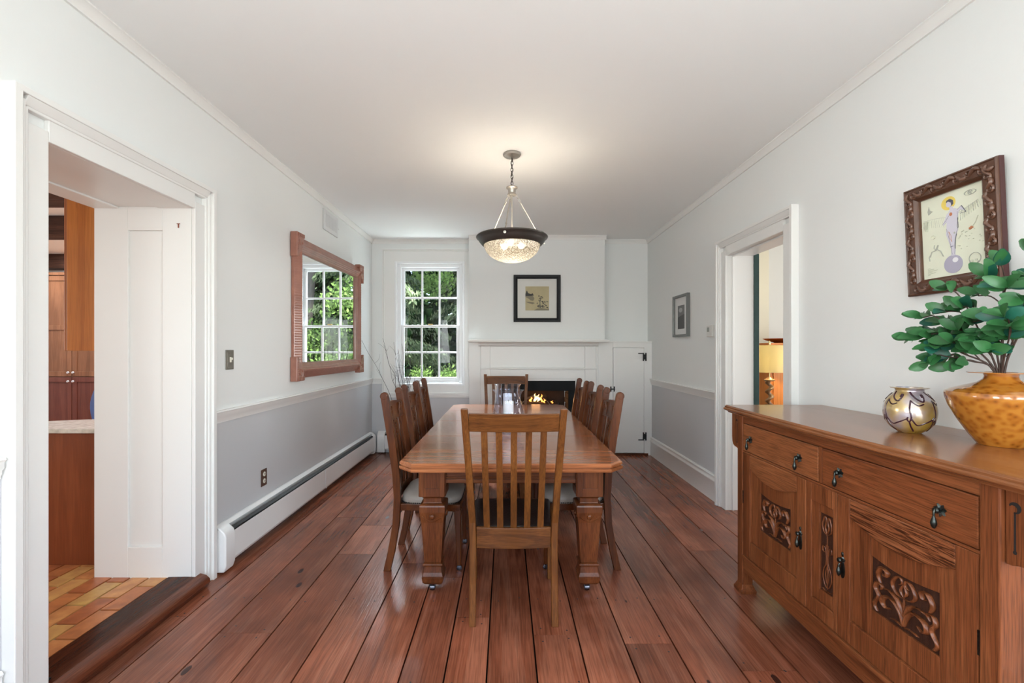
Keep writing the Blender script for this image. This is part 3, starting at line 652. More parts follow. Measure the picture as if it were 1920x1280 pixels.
def carved_chair(name, label, group):
    """faces +y"""
    r = thing(name, label, 'chair', (0, 0, 0), group)
    st = [(0, -.240), (.12, -.212), (.28, -.185), (.44, -.176), (.60, -.184), (.80, -.212), (.96, -.238), (1.035, -.250), (1.072, -.256)]
    yb = lambda z: next((y0+(y1-y0)*(z-z0)/(z1-z0) for (z0, y0), (z1, y1) in zip(st, st[1:]) if z0 <= z <= z1), -.27)
    for s in (-1, 1):
        m = MB(); m.loftz([(s*.19, y, z, .034, .042+.004*(z > .5)) for z, y in st])
        m.lathe([(.001, -.0178), (.021, -.0178), (.0245, -.014), (.0245, .014), (.021, .0178), (.001, .0178)], (s*.19, -.258, 1.072), 18, axis='x')
        m.build('rear_leg', CHD['z'], r, bevel=.004, smooth=40)
        L = MB(); L.loftz([(s*.196, .205, .035, .026, .026), (s*.196, .203, .10, .028, .028), (s*.192, .198, .26, .034, .034), (s*.190, .196, .33, .042, .042), (s*.190, .196, .375, .044, .044)])
        fl = L.build('front_leg', CHD['z'], r, bevel=.005, smooth=40)
        MB().lathe([(.008, -.008), (.016, -.007), (.0175, 0), (.016, .007), (.008, .008)], (s*.196, .205, .018), 12, axis='x').lathe([(.006, .018), (.009, .036)], (s*.196, .205, 0), 8).build('castor', GLIDE, fl, smooth=40)
    # crest rail, bent in plan, arched, with carved ends
    def cr(t, z): return yb(z)-.020*math.sin(PI*t)
    n = 14; m = MB()
    m.loft([[(-.173+.346*k/n, cr(k/n, z)+o, z) for z, o in ((.905, -.010), (.905, .010), (1.008+.016*math.sin(PI*k/n), .008), (1.008+.016*math.sin(PI*k/n), -.010))] for k in range(n+1)])
    c = m.build('crest_rail', CHD['x'], r, bevel=.003, smooth=40)
    for s in (-1, 1):
        m = MB(); X = s*.128; y = cr(.15, .96)+.012
        for path in (scroll(X, .978, .024, .006, -PI/2, 1.6*PI, y), scroll(X+s*.012, .935, .020, .005, PI/2, -1.4*PI, y), [(X-s*.03, y, .915), (X-s*.032, y, .96), (X-s*.022, y, 1.0)], [(X+s*.034, y, .915), (X+s*.03, y, .95), (X+s*.034, y, 1.0)]):
            m.tube(path, .0048, 6, flat=(0, 1, 0))
        m.box(X-.038, X+.038, y-.006, y+.001, .912, .916); m.box(X-.038, X+.038, y-.006, y+.001, .999, 1.003)
        m.build('crest_carving', CHD['x'], c, smooth=60)
    MB().rail([(-.173+.346*k/10, yb(.46)-.012*math.sin(PI*k/10)) for k in range(11)], .020, .420, .478).build('lower_back_rail', CHD['x'], r, bevel=.003)
    for k, x in enumerate((-.118, -.067, 0, .067, .118)):
        wd_ = .052 if k == 2 else .026
        ys = lambda z: yb(z)-.017*math.cos(x*9)
        s_ = MB().loftz([(x, ys(z), z, wd_, .011) for z in (.474, .56, .65, .74, .83, .91)]).build('slat', CHD['z'], r, bevel=.002)
        if k == 2:
            m = MB(); y = ys(.86)+.009
            for path in (scroll(.004, .868, .016, .004, -PI/2, 1.7*PI, y), scroll(-.004, .825, .016, .004, PI/2, -1.7*PI, y+.006)): m.tube(path, .004, 6, flat=(0, 1, 0))
            for z in (.80, .895): m.box(-.026, .026, ys(z)+.002, ys(z)+.009, z-.003, z+.003)
            for sx in (-.024, .022): m.loftz([(sx, ys(z)+.006, z, .004, .006) for z in (.80, .895)])
            m.build('slat_carving', CHD['z'], s_, smooth=60)
    m = MB(); m.loft([[(-.190, -.168, z), (.190, -.168, z), (.213, .212, z), (-.213, .212, z)] for z in (.366, .408)]); m.build('seat_frame', CHD['x'], r, bevel=.004)
    m = MB(); N = 28; rings = []
    def outline(i):
        p = []
        for k in range(N):
            a = 2*PI*k/N+.0001; ca, sa = math.cos(a), math.sin(a); q = 5.0
            rr_ = (abs(ca)**q+abs(sa)**q)**(-1/q); u, v_ = ca*rr_, sa*rr_
            wdt = .203+.011*v_; p.append((u*(wdt-i), .022+v_*(.188-i)))
        return p
    for i, z in ((0, .409), (-.003, .425), (0, .447), (.012, .463), (.04, .478), (.09, .489), (.15, .494), (.19, .495)): rings.append([(x, y, z) for x, y in outline(i)])
    m.loft(rings); m.build('seat', LEATHER_L, r, smooth=60)
    m = MB()
    for k in range(0, 120):
        a = 2*PI*k/120; ca, sa = math.cos(a), math.sin(a); q = 5.0; rr_ = (abs(ca)**q+abs(sa)**q)**(-1/q); u, v_ = ca*rr_, sa*rr_
        x, y = u*(.206+.011*v_), .022+v_*.191
        m.ball((x, y, .415), .0045, n=5)
    m.build('nailhead_trim', NAIL, r, smooth=60)
    return r
sc0 = slat_chair('slat_back_chair', 'honey oak chair with five back slats at the near end of the table')
sc0.location = (.040, 2.50, 0)
sc1 = copy_tree(sc0); sc1.location = (.005, 4.885, 0); sc1.rotation_euler = (0, 0, PI); sc1['label'] = 'honey oak slat back chair at the far end of the table before the fireplace'
cc0 = carved_chair('carved_dining_chair', 'dark carved chair on the left of the table, nearest the kitchen doorway', 'dark carved chairs along the table sides')
spots = [(-.490, 3.02, -PI/2, None), (-.502, 3.645, -PI/2-.03, 'dark carved chair on the left of the table, middle of the three'), (-.505, 4.11, -PI/2+.02, 'dark carved chair on the left of the table, farthest back near the window'),
         (.452, 3.035, PI/2, 'dark carved chair on the right of the table, nearest the sideboard'), (.455, 3.63, PI/2, 'dark carved chair on the right of the table, middle of the three'), (.43, 4.08, PI/2, 'dark carved chair on the right of the table, farthest back beside the fireplace')]
for k, (x, y, rz, lb) in enumerate(spots):
    o = cc0 if k == 0 else copy_tree(cc0)
    o.location = (x, y, 0); o.rotation_euler = (0, 0, rz)
    if lb: o['label'] = lb

# ================================================================== HURRICANE GLASSES AND CANDLES
def glassmat(name, col, rough=0.0, ior=1.45):
    m = bpy.data.materials.new(name); m.use_nodes = True; b = m.node_tree.nodes['Principled BSDF']
    b.inputs['Base Color'].default_value = (*col, 1); b.inputs['Roughness'].default_value = rough; b.inputs['Transmission Weight'].default_value = 1; b.inputs['IOR'].default_value = ior
    return m
HG = PANE.copy(); HG.name = 'hurricane_glass'
for n_ in HG.node_tree.nodes:
    if n_.type == 'BSDF_TRANSPARENT': n_.inputs['Color'].default_value = (.95, .965, 1, 1)
    if n_.type == 'FRESNEL': n_.inputs['IOR'].default_value = 1.55
    if n_.type == 'BSDF_GLOSSY': n_.inputs['Color'].default_value = (.9, .93, 1, 1)
WAX = pmat('white_wax', (.82, .80, .76), .45)
MATS['white_wax'].node_tree.nodes['Principled BSDF'].inputs['Subsurface Weight'].default_value = .15
for k, (x, y, lb, lc) in enumerate(((.020, 3.30, 'clear glass hurricane candle holder on the table, the nearer of two', 'white pillar candle inside the nearer hurricane glass'), (.016, 3.86, 'clear glass hurricane candle holder on the table, behind the nearer one', 'white pillar candle inside the farther hurricane glass'))):
    z = TZ+.0008
    t = MB(); out = [(.001, 0), (.062, 0), (.064, .006), (.040, .016), (.030, .026), (.050, .036), (.085, .056), (.110, .090), (.116, .125), (.110, .165), (.096, .205), (.088, .240), (.090, .270), (.100, .292), (.113, .308)]
    inn = [(.110, .3095), (.097, .293), (.0865, .270), (.0845, .240), (.0925, .205), (.1065, .165), (.1125, .125), (.1065, .090), (.082, .060), (.050, .044), (.001, .041)]
    t.lathe(out+inn, (x, y, z), 48)
    o = t.build('hurricane_glass', HG, smooth=50); tag(o, lb, 'candle holder', 'hurricane candle holders on the table')
    c = MB(); c.lathe([(.001, 0), (.0365, 0), (.0375, .003), (.0375, .178), (.034, .184), (.012, .180), (.001, .178)], (x, y, z+.0455), 32)
    o = c.build('candle', WAX, smooth=40); tag(o, lc, 'candle', 'pillar candles')
    MB().tube([(x, y, z+.22), (x+.001, y, z+.238)], .0015, 6).build('wick', DARKGAP, o)

# ================================================================== PENDANT
PM = pmat('pendant_bronze', (.085, .075, .068), .38, metal=.75)
PS = pmat('pendant_nickel', (.48, .44, .38), .35, metal=.8)
px, py = .047, 3.40
pd = thing('pendant_light', 'crackled glass bowl pendant light with dark bronze rim over the table', 'ceiling light', (px, py, CH))
MB().lathe([(.064, CH-.001), (.066, CH-.008), (.060, CH-.018), (.030, CH-.026), (.012, CH-.030), (.001, CH-.030)], (px, py, 0), 32).build('canopy', PS, pd, smooth=40)
m = MB(); zt = CH-.030; k = 0
while zt > 2.565:
    L = .030; cx, cz = px, zt-L/2; pts = []
    for j in range(14):
        a = 2*PI*j/14; u = .0085*math.sin(a); v = (L/2+.002)*math.cos(a)
        pts.append((cx+(u if k % 2 else u*.3), py+(u*.3 if k % 2 else u), cz+v))
    m.tube(pts, .0023, 5, closed=True); zt -= L-.005; k += 1
m.tube([(px+.006*math.sin(i*.9), py+.006*math.cos(i*.9), CH-.03-.235*i/24) for i in range(25)], .0018, 5)
m.build('chain', PM, pd, smooth=50)
MB().lathe([(.001, 2.572), (.014, 2.570), (.042, 2.562), (.042, 2.554), (.030, 2.546), (.026, 2.520), (.033, 2.510), (.033, 2.502), (.001, 2.500)], (px, py, 0), 28).build('hub', PS, pd, smooth=40)
MB().tube([(px, py, 2.50), (px, py, 2.17)], .006, 8).build('centre_stem', PS, pd, smooth=60)
MB().lathe([(.001, 2.155), (.030, 2.160), (.030, 2.175), (.001, 2.180)], (px, py, 0), 16).build('socket_cluster', PS, pd, smooth=40)
for a in (258, 18, 138):
    a = math.radians(a); ca, sa = math.cos(a), math.sin(a)
    m = MB(); R0, R1, Z0, Z1 = .030, .236, 2.512, 2.195
    P = lambda t: (px+ca*(R0+(R1-R0)*t), py+sa*(R0+(R1-R0)*t), Z0+(Z1-Z0)*t)
    for t in (0.045, .13):
        c_ = Vector(P(t)); d = (Vector(P(1))-Vector(P(0))).normalized(); side = Vector((-sa, ca, 0)) if t < .1 else d.cross(Vector((-sa, ca, 0)))
        m.tube([c_+d*.017*math.cos(2*PI*j/12)+side*.008*math.sin(2*PI*j/12) for j in range(12)], .002, 5, closed=True)
    m.tube([P(.18), P(.20), P(.22), P(.84), P(.86), P(.88), P(1)], [.004, .0065, .0042, .0042, .0075, .0045, .0045], 8)
    m.build('hanging_rod', PS, pd, smooth=50)
    MB().lathe([(.001, -.004), (.010, -.003), (.011, .004), (.006, .010), (.001, .011)], (px+ca*.255, py+sa*.255, 2.168), 10, axis='y').build('finial_knob', PS, pd, smooth=50)
MB().lathe([(.262, 2.196), (.266, 2.190), (.264, 2.184), (.250, 2.176), (.245, 2.162), (.235, 2.150), (.226, 2.138), (.214, 2.130), (.206, 2.132), (.214, 2.142), (.228, 2.162), (.238, 2.184), (.250, 2.192)], (px, py, 0), 64, closed=True).build('rim', PM, pd, smooth=50)
# crackled glass bowl, lit from inside: a translucent shell with a rough broken surface
gm = bpy.data.materials.new('crackled_glass'); gm.use_nodes = True; nt = gm.node_tree; N = nt.nodes
for n_ in list(N):
    if n_.type != 'OUTPUT_MATERIAL': N.remove(n_)
tr = N.new('ShaderNodeBsdfTranslucent'); gl = N.new('ShaderNodeBsdfGlossy'); tp = N.new('ShaderNodeBsdfTransparent'); mx = N.new('ShaderNodeMixShader'); mx2 = N.new('ShaderNodeMixShader')
tc = N.new('ShaderNodeTexCoord'); vo = N.new('ShaderNodeTexVoronoi'); vo.inputs['Scale'].default_value = 75; vo.feature = 'DISTANCE_TO_EDGE'
cr = N.new('ShaderNodeValToRGB'); cr.color_ramp.elements[0].position = .02; cr.color_ramp.elements[0].color = (.10, .085, .06, 1); cr.color_ramp.elements[1].position = .30; cr.color_ramp.elements[1].color = (.60, .575, .52, 1)
nz = N.new('ShaderNodeTexNoise'); nz.inputs['Scale'].default_value = 60; va = N.new('ShaderNodeMixRGB'); va.blend_type = 'LINEAR_LIGHT'; va.inputs[0].default_value = .02
link(tc.outputs['Object'], va.inputs[1], nt); link(nz.outputs['Color'], va.inputs[2], nt); link(tc.outputs['Object'], nz.inputs['Vector'], nt); link(va.outputs[0], vo.inputs['Vector'], nt)
link(vo.outputs['Distance'], cr.inputs[0], nt); link(cr.outputs[0], tr.inputs['Color'], nt); gl.inputs['Roughness'].default_value = .25; gl.inputs['Color'].default_value = (.9, .9, .9, 1)
bp = N.new('ShaderNodeBump'); bp.inputs['Strength'].default_value = .8; bp.inputs['Distance'].default_value = .004; link(vo.outputs['Distance'], bp.inputs['Height'], nt); link(bp.outputs[0], gl.inputs['Normal'], nt)
mx.inputs[0].default_value = .12; link(tr.outputs[0], mx.inputs[1], nt); link(gl.outputs[0], mx.inputs[2], nt); mx2.inputs[0].default_value = .12
link(mx.outputs[0], mx2.inputs[1], nt); link(tp.outputs[0], mx2.inputs[2], nt); link(mx2.outputs[0], N['Material Output'].inputs['Surface'], nt)
MB().lathe([(.001+.208*math.sin(PI/2*t/14), 2.004+.138*(1-math.cos(PI/2*t/14))) for t in range(15)], (px, py, 0), 56).build('glass_bowl', gm, pd, smooth=80)
bb = pd.children[-1]
bm = bmesh.new(); bm.from_mesh(bb.data)     # open the bowl: drop the flat top cap
bmesh.ops.delete(bm, geom=[f for f in bm.faces if len(f.verts) > 8 and f.calc_center_median().z > (2.004-CH+.10)], context='FACES_ONLY'); bm.to_mesh(bb.data); bm.free()
BULB = pmat('lit_bulb', (1, .9, .8), .5, emit=(1, .84, .62), estr=9)
for a in (20, 140, 260):
    a = math.radians(a); x, y = px+.075*math.cos(a), py+.075*math.sin(a)
    MB().ball((x, y, 2.135), .026, n=12).build('light_bulb', BULB, pd, smooth=80)
    lamp('pendant_bulb_light', 'POINT', (x, y, 2.165), 3.6, (1, .86, .68), radius=.03)
    lamp('pendant_bulb_light', 'POINT', (x*.5+px*.5, y*.5+py*.5, 2.085), .5, (1, .90, .76), radius=.02)

# ================================================================== SIDEBOARD (local: u to the viewer's right, n out of the wall, v up)
SB = W3('sideboard_oak', (.075, .020, .007), (.215, .064, .022), (.33, .115, .042), scale=10, rough=.36, coat=.3, pore=.42, blotch=.2, bump=.1)
SBL = W3('sideboard_drawer_oak', (.12, .036, .013), (.29, .098, .036), (.40, .155, .065), scale=10, rough=.36, coat=.3, pore=.45, blotch=.15, bump=.1)
SBF = wood('sideboard_figured_oak', (.035, .010, .004), (.21, .064, .023), (.34, .12, .048), 'y', 13, .38, .25, pore=.4, cath=2.2, bump=.2)
SBT = wood('sideboard_top_oak', (.14, .048, .018), (.28, .105, .040), (.39, .165, .075), 'y', 7, .24, .5, pore=.3)
SBD = wood('sideboard_carved_ground', (.025, .008, .004), (.060, .019, .009), (.10, .035, .016), 'z', 60, .5, .1, pore=.5, bump=.5)
BRZ = pmat('aged_bronze_pull', (.045, .050, .045), .3, metal=.9, var=.7, vscale=120)
OX, OY = 1.325, 1.92
T = frameM((OX, OY, 0), (0, -1, 0), (-1, 0, 0))
sb = thing('sideboard', 'long carved oak sideboard with bowed top against the right wall', 'sideboard', (OX+.27, OY, 0))
U = lambda Y: OY-Y
def bowed(d, x0=-.795, x1=.795, n=20): return [(x0+(x1-x0)*k/n, d+.018*math.sin(PI*k/n)) for k in range(n+1)]
m = MB(T)
for e, z0, z1 in ((.0, 1.012, 1.026),):
    pass
R = [(-.016, .992), (-.012, .999), (-.002, 1.004), (.004, 1.010), (.004, 1.016), (-.002, 1.020), (-.001, 1.027), (-.008, 1.034)]
def topoutline(i):
    f_ = [(u*(1+i/.795), d) for u, d in bowed(.030+i)]
    return f_+[(f_[-1][0], -.375), (f_[0][0], -.375)]
m.loft([[(u, d, z) for u, d in topoutline(i)] for i, z in R]); m.build('top_board', SBT, sb, smooth=35)
m = MB(T); m.box(-.795, .795, -.545, -.3785, 1.0, 1.033); m.build('back_top_board', SBT, sb, bevel=.003)
MB(T).box(-.69, .69, -.54, -.056, .215, .9915).build('carcass', SB['z'], sb)
for s in (-1, 1):
    for n0, n1 in ((-.055, .004), (-.545, -.49)):
        a, b = sorted((s*.640, s*.694)); q = MB(T)
        q.loft([[(a, n0, z), (b, n0, z), (b, n1, z), (a, n1, z)] for z in (.045, .9915)])
        p_ = q.build('corner_post', SB['z'], sb, bevel=.004)
        cu, cn = (a+b)/2, (n0+n1)/2; q = MB(T)
        q.loft([[(cu-h, cn-h, z), (cu+h, cn-h, z), (cu+h, cn+h, z), (cu-h, cn+h, z)] for h, z in ((.042, 0), (.044, .018), (.038, .026), (.033, .040), (.029, .048))]); q.build('foot_block', SB['z'], p_, bevel=.002)
def rail_(name, u0, u1, v0, v1, n0=-.05, n1=0, mat=None, b=.002): return MB(T).box(u0, u1, n0, n1, v0, v1).build(name, mat or SB['y'], sb, bevel=b)
rail_('front_rail', -.64, .64, .951, .9915); rail_('front_rail', -.64, .64, .787, .797, n1=.001)
rail_('drawer_divider', U(1.939), U(1.922), .798, .950, mat=SB['z'])
rail_('base_moulding', -.64, .64, .203, .221, n1=.010)
m = MB(T); m.prism([(-.64, .118), (-.60, .126), (.60, .126), (.64, .118), (.64, .202), (-.64, .202)], -.03, -.002, 'xz'); m.build('apron', SB['y'], sb, bevel=.002)
def petal_plate(q, u, v, n, R=.020, k=7):
    for j in range(k):
        a = 2*PI*j/k+.2; c, s = math.cos(a), math.sin(a)
        q.loft([[(u+c*r-s*w_*d, n+h, v+s*r+c*w_*d) for d, h in ((-1, .001), (0, .006), (1, .001), (0, 0))] for r, w_ in ((.003, .002), (R*.6, .0065), (R, .001))])
    q.lathe([(.001, .0), (.008, .002), (.007, .012), (.010, .016), (.007, .021), (.001, .022)], (u, n, v), 12, axis='y')
def drop(q, u, v, n, L=.050):
    q.tube([(u, n, v+.004), (u, n+.004, v-.006), (u, n+.004, v-L*.45)], [.0035, .0035, .0028], 7)
    q.lathe([(.001, -L-.006), (.004, -L-.004), (.0065, -L+.002), (.009, -L+.010), (.0075, -L+.018), (.0040, -L+.030), (.0032, -L*.35)], (u, n+.004, v), 12)
def drawer(name, Y0, Y1, mat, pulls):
    d = MB(T).box(U(Y0)+.002, U(Y1)-.002, -.05, .002, .8, .948).build(name, mat, sb, bevel=.0025)
    for Y in pulls:
        q = MB(T); petal_plate(q, U(Y), .872, .002); drop(q, U(Y), .872, .020); q.build('drop_pull', BRZ, d, smooth=45)
drawer('drawer', 2.557, 1.942, SBL['y'], (2.477, 2.066)); drawer('drawer', 1.919, 1.283, SB['y'], (1.815, 1.394))
# ---- carving
def carve(q, cu, cv, hw_, hh, n, tulip=True):
    """hw_, hh half sizes of the panel; art nouveau tulip with curling stems, mirrored"""
    S = lambda p, s: [(cu+s*a*hw_*2, n, cv-hh+b*hh*2) for a, b in p]
    def T_(pts, r, s=1):
        P = smoothpath(S(pts, s), 5); K = len(P); rs = [r*(.55+.75*math.sin(PI*min(1, k/(K-1)*.9+.1))) for k in range(K)]
        q.tube(P, rs, 6, flat=(-1, 0, 0))
    r = hw_*.040
    T_([(0, .08), (0, .35), (0, .60)], r*.8)
    q.ball((cu, n, cv-hh+.12*hh), r*2.0, r, r*1.5, n=8) if False else None
    for s in (-1, 1):
        T_([(0, .58), (.10, .60), (.17, .72), (.13, .86), (.05, .93), (.02, .84), (.07, .78)], r*1.15, s)
        T_([(0, .60), (.045, .70), (.0, .84)], r*.9, s)
        T_([(0, .10), (.06, .32), (.17, .44), (.29, .40), (.33, .28), (.27, .20), (.20, .25)], r*1.9, s)
        T_([(.01, .25), (.08, .48), (.20, .57), (.30, .54)], r*1.6, s)
        T_([(.02, .07), (.12, .10), (.20, .07)], r*1.2, s)
        T_([(.42, .04), (.46, .16), (.38, .34), (.44, .48), (.40, .60), (.33, .56), (.36, .48)], r*1.5, s)
        T_([(.36, .62), (.40, .76), (.33, .92), (.25, .88), (.27, .78), (.33, .80)], r*1.6, s)
def door(name, Y0, Y1, cY0, cY1, hingeside):
    d0, d1 = U(Y0)+.002, U(Y1)-.002; st = .066; z0, z1 = .2225, .786
    D = MB(T).box(d0, d0+st, -.03, .001, z0, z1).box(d1-st, d1, -.03, .001, z0, z1).box(d0+st, d1-st, -.03, .0005, z0, .315).build(name, SB['z'], sb, bevel=.003)
    a, b = d0+st, d1-st; n = 16
    arc = [(a+(b-a)*k/n, .712-.045*math.sin(PI*k/n)) for k in range(n+1)]
    m = MB(T); m.prism(arc+[(b, z1), (a, z1)], -.03, .0005, 'xz'); m.build('arched_rail', SBF if hingeside > 0 else SBL['y'], D, bevel=.004)
    c0, c1, v0, v1 = U(cY0), U(cY1), .412, .600
    m = MB(T); m.box(a, c0, -.03, -.010, .315, .72); m.box(c1, b, -.03, -.010, .315, .72); m.box(c0, c1, -.03, -.010, .315, v0)
    arc2 = [(c0+(c1-c0)*k/n, v1+.010-.014*math.sin(PI*k/n)) for k in range(n+1)]
    m.prism(arc2+[(c1, .72), (c0, .72)], -.03, -.010, 'xz'); m.build('door_panel', SB['z'], D, bevel=.002)
    g_ = MB(T).box(c0, c1, -.030, -.0185, v0, v1+.01).build('carved_ground', SBD, D)
    q = MB(T); carve(q, (c0+c1)/2, (v0+v1)/2, (c1-c0)/2, (v1-v0)/2, -.0165); q.build('carving', SB['z'], D, smooth=60)
    u = (d1-st/2) if hingeside < 0 else (d0+st/2); v = .535
    q = MB(T); petal_plate(q, u, v, .001, .012, 5)
    q.prism([(u+.010*math.cos(t*PI/8)*(1 if True else 1), v-.040+.032*math.sin(t*PI/8)) for t in range(16)], .001, .005, 'xz'); q.ball((u, .004, v+.022), .006, .003, .010, n=8)
    drop(q, u-.004, v-.018, .012, .040); q.build('keyhole_pull', BRZ, D, smooth=45)
    hz = d1+.002 if hingeside > 0 else d0-.002
    MB(T).box(hz-.003, hz+.003, -.002, .003, .505, .575).build('hinge', BRZ, D)
door('cabinet_door', 2.557, 2.022, 2.408, 2.150, -1); door('cabinet_door', 1.834, 1.283, 1.677, 1.412, 1)
# centre panel
a, b = U(2.020), U(1.836)
C_ = MB(T).box(a, a+.030, -.03, 0, .2225, .786).box(b-.020, b, -.03, 0, .2225, .786).box(a+.03, b-.02, -.03, 0, .71, .786).box(a+.03, b-.02, -.03, 0, .2225, .293).build('centre_panel_frame', SB['z'], sb, bevel=.003)
c0, c1, v0, v1 = U(1.952), U(1.872), .345, .672
MB(T).box(a+.03, c0, -.03, -.010, .293, .71).box(c1, b-.02, -.03, -.010, .293, .71).box(c0, c1, -.03, -.010, .293, v0).box(c0, c1, -.03, -.010, v1, .71).build('centre_panel', SB['z'], C_, bevel=.002)
MB(T).box(c0, c1, -.03, -.0185, v0, v1).build('carved_ground', SBD, C_)
q = MB(T); cu = (c0+c1)/2; nn = -.0165
def TT(pts, r, s=1): q.tube(smoothpath([(cu+s*x, nn, z) for x, z in pts], 5), r, 6, flat=(-1, 0, 0))
TT([(0, .36), (0, .60)], .0022)
for s in (-1, 1):
    TT([(0, .585), (.022, .600), (.026, .630), (.012, .662), (.004, .645), (.010, .615), (0, .590)], .0038, s)
    TT([(.006, .545), (.006, .47), (.020, .440), (.025, .405), (.014, .375), (.002, .365)], .0028, s)
    TT([(.004, .45), (.010, .42), (.004, .385)], .0020, s)
    TT([(.006, .50), (.012, .53), (.024, .535), (.026, .515), (.014, .510)], .0032, s)
    TT([(0, .352), (.014, .350), (.026, .356)], .003, s)
q.build('carving', SB['z'], C_, smooth=60)
# bracket plates at the ends with crescent cut-outs as dark inlays, the holes' shade put into colour
for s in (-1, 1):
    pts = [(.696, .988), (.782, .988), (.782, .850), (.778, .822), (.768, .806), (.750, .798), (.728, .796), (.712, .790), (.696, .790)]
    if s < 0: pts = [(-u, v) for u, v in pts]
    bk = MB(T).prism(pts, -.028, -.008, 'xz').build('end_bracket', SB['z'], sb, bevel=.003)
    q = MB(T); cu_, cv_ = s*.720, .945; cres = [(cu_+.015*math.cos(t), cv_+.015*math.sin(t)) for t in [(-100+260*k/14)*PI/180 for k in range(15)]]
    cres += [(cu_-.004+.0098*math.cos(t), cv_-.004+.0098*math.sin(t)) for t in [(150-240*k/12)*PI/180 for k in range(13)]]
    q.prism(cres, -.010, -.0072, 'xz'); q.box(cu_-.0022, cu_+.0022, -.010, -.0072, .830, .934); q.prism([(cu_+.005*math.cos(t*PI/5), .828+.005*math.sin(t*PI/5)) for t in range(10)], -.010, -.0071, 'xz')
    q.build('cutout_shade_inlay', DARKGAP, bk)
    pts = [(-.54, .985), (-.06, .985), (-.06, .806)]+[(-.54, .806)]
    q = MB(T); q.prism([(n_, v) for n_, v in ((-.07, .985), (-.53, .985), (-.53, .972), (-.07, .972))], min(s*.696, s*.78), max(s*.696, s*.78), 'yz'); q.build('bracket_ledge', SB['y'], sb)

# ================================================================== GLASS VASES, BRANCHES
def vasemat(name, kind):
    m = bpy.data.materials.new(name); m.use_nodes = True; nt = m.node_tree; N = nt.nodes; b = N['Principled BSDF']
    tc = N.new('ShaderNodeTexCoord'); vo = N.new('ShaderNodeTexVoronoi'); nz = N.new('ShaderNodeTexNoise')
    link(tc.outputs['Object'], nz.inputs['Vector'], nt); link(tc.outputs['Object'], vo.inputs['Vector'], nt)
    cr = N.new('ShaderNodeValToRGB'); e = cr.color_ramp.elements
    if kind == 'amber':
        vo.inputs['Scale'].default_value = 55; nz.inputs['Scale'].default_value = 26; vo.feature = 'SMOOTH_F1'
        e[0].position = .2; e[0].color = (.17, .050, .006, 1); e[1].position = .62; e[1].color = (.42, .165, .022, 1); x = cr.color_ramp.elements.new(.42); x.color = (.32, .105, .012, 1)
        ad = N.new('ShaderNodeMath'); ad.operation = 'MULTIPLY_ADD'; ad.inputs[1].default_value = .7; ml = N.new('ShaderNodeMath'); ml.operation = 'MULTIPLY'; ml.inputs[1].default_value = .45
        link(nz.outputs['Fac'], ml.inputs[0], nt); link(vo.outputs['Distance'], ad.inputs[0], nt); link(ml.outputs[0], ad.inputs[2], nt); link(ad.outputs[0], cr.inputs[0], nt)
        b.inputs['Roughness'].default_value = .12
    else:
        nz.inputs['Scale'].default_value = 9
        e[0].position = .35; e[0].color = (.50, .45, .50, 1); e[1].position = .56; e[1].color = (.50, .33, .06, 1); x = cr.color_ramp.elements.new(.43); x.color = (.58, .44, .25, 1)  # lilac sheen painted into the gold colour by noise
        link(nz.outputs['Fac'], cr.inputs[0], nt); b.inputs['Roughness'].default_value = .2; b.inputs['Metallic'].default_value = .55
        pass
    link(cr.outputs[0], b.inputs['Base Color'], nt); b.inputs['Coat Weight'].default_value = .8; b.inputs['Coat Roughness'].default_value = .04
    return m
ZT = 1.0345
AMB = vasemat('amber_mottled_glass', 'amber'); IRI = vasemat('iridescent_gold_glass', 'iri')
ax, ay = 1.692, 1.566
prof = [(.001, 0), (.078, 0), (.082, .004), (.110, .035), (.148, .085), (.176, .130), (.188, .160), (.190, .172), (.186, .180), (.168, .188), (.120, .202), (.078, .213), (.060, .224), (.055, .234), (.058, .242), (.112, .2455), (.113, .248), (.054, .248), (.048, .236), (.050, .225)]
prof += [(.110, .196), (.170, .176), (.140, .085), (.070, .010), (.001, .008)]
pp = []
for (r0, z0), (r1, z1) in zip(prof, prof[1:]): pp.append((r0, z0))
pp.append(prof[-1])
pp = [(r*.76, z) for r, z in pp]; v = MB(); v.lathe(pp, (ax, ay, ZT), 64)
o = v.build('amber_vase', AMB, smooth=35); tag(o, 'wide amber mottled glass vase with flat rim holding leafy branches on the sideboard', 'vase')
bx_, by_ = 1.594, 1.81
def rad(z): 
    P = [(0, .045), (.004, .052), (.020, .078), (.05, .100), (.085, .107), (.115, .100), (.140, .082), (.155, .064), (.164, .057), (.170, .060)]
    for (z0, r0), (z1, r1) in zip(P, P[1:]):
        if z0 <= z <= z1: return r0+(r1-r0)*(z-z0)/(z1-z0)
    return .06
cp = smoothpath([(r*.78, 0, z) for z, r in [(0, .045), (.004, .052), (.020, .078), (.05, .100), (.085, .107), (.115, .100), (.140, .082), (.155, .064), (.164, .057), (.170, .060)]], 4)
v = MB(); v.lathe([(.001, 0)]+[(p.x, p.z) for p in cp]+[(.060, .1745), (.061, .1765), (.043, .1765), (.040, .165), (.054, .145), (.070, .12), (.076, .085), (.064, .03), (.03, .01), (.001, .008)], (bx_, by_, ZT), 56)
o = v.build('round_vase', IRI, smooth=35); tag(o, 'small round iridescent gold glass vase with dark swirling lines on the sideboard', 'vase')
from bisect import bisect
def rs_(z):
    for p, q_ in zip(cp, cp[1:]):
        if p.z <= z <= q_.z: return p.x+(q_.x-p.x)*((z-p.z)/max(1e-9, q_.z-p.z))
    return .06
DKL = pmat('dark_purple_glass', (.035, .008, .018), .12, coat=.6)
SWP = pmat('pale_swirl_glass', (.55, .60, .55), .15, coat=.6)
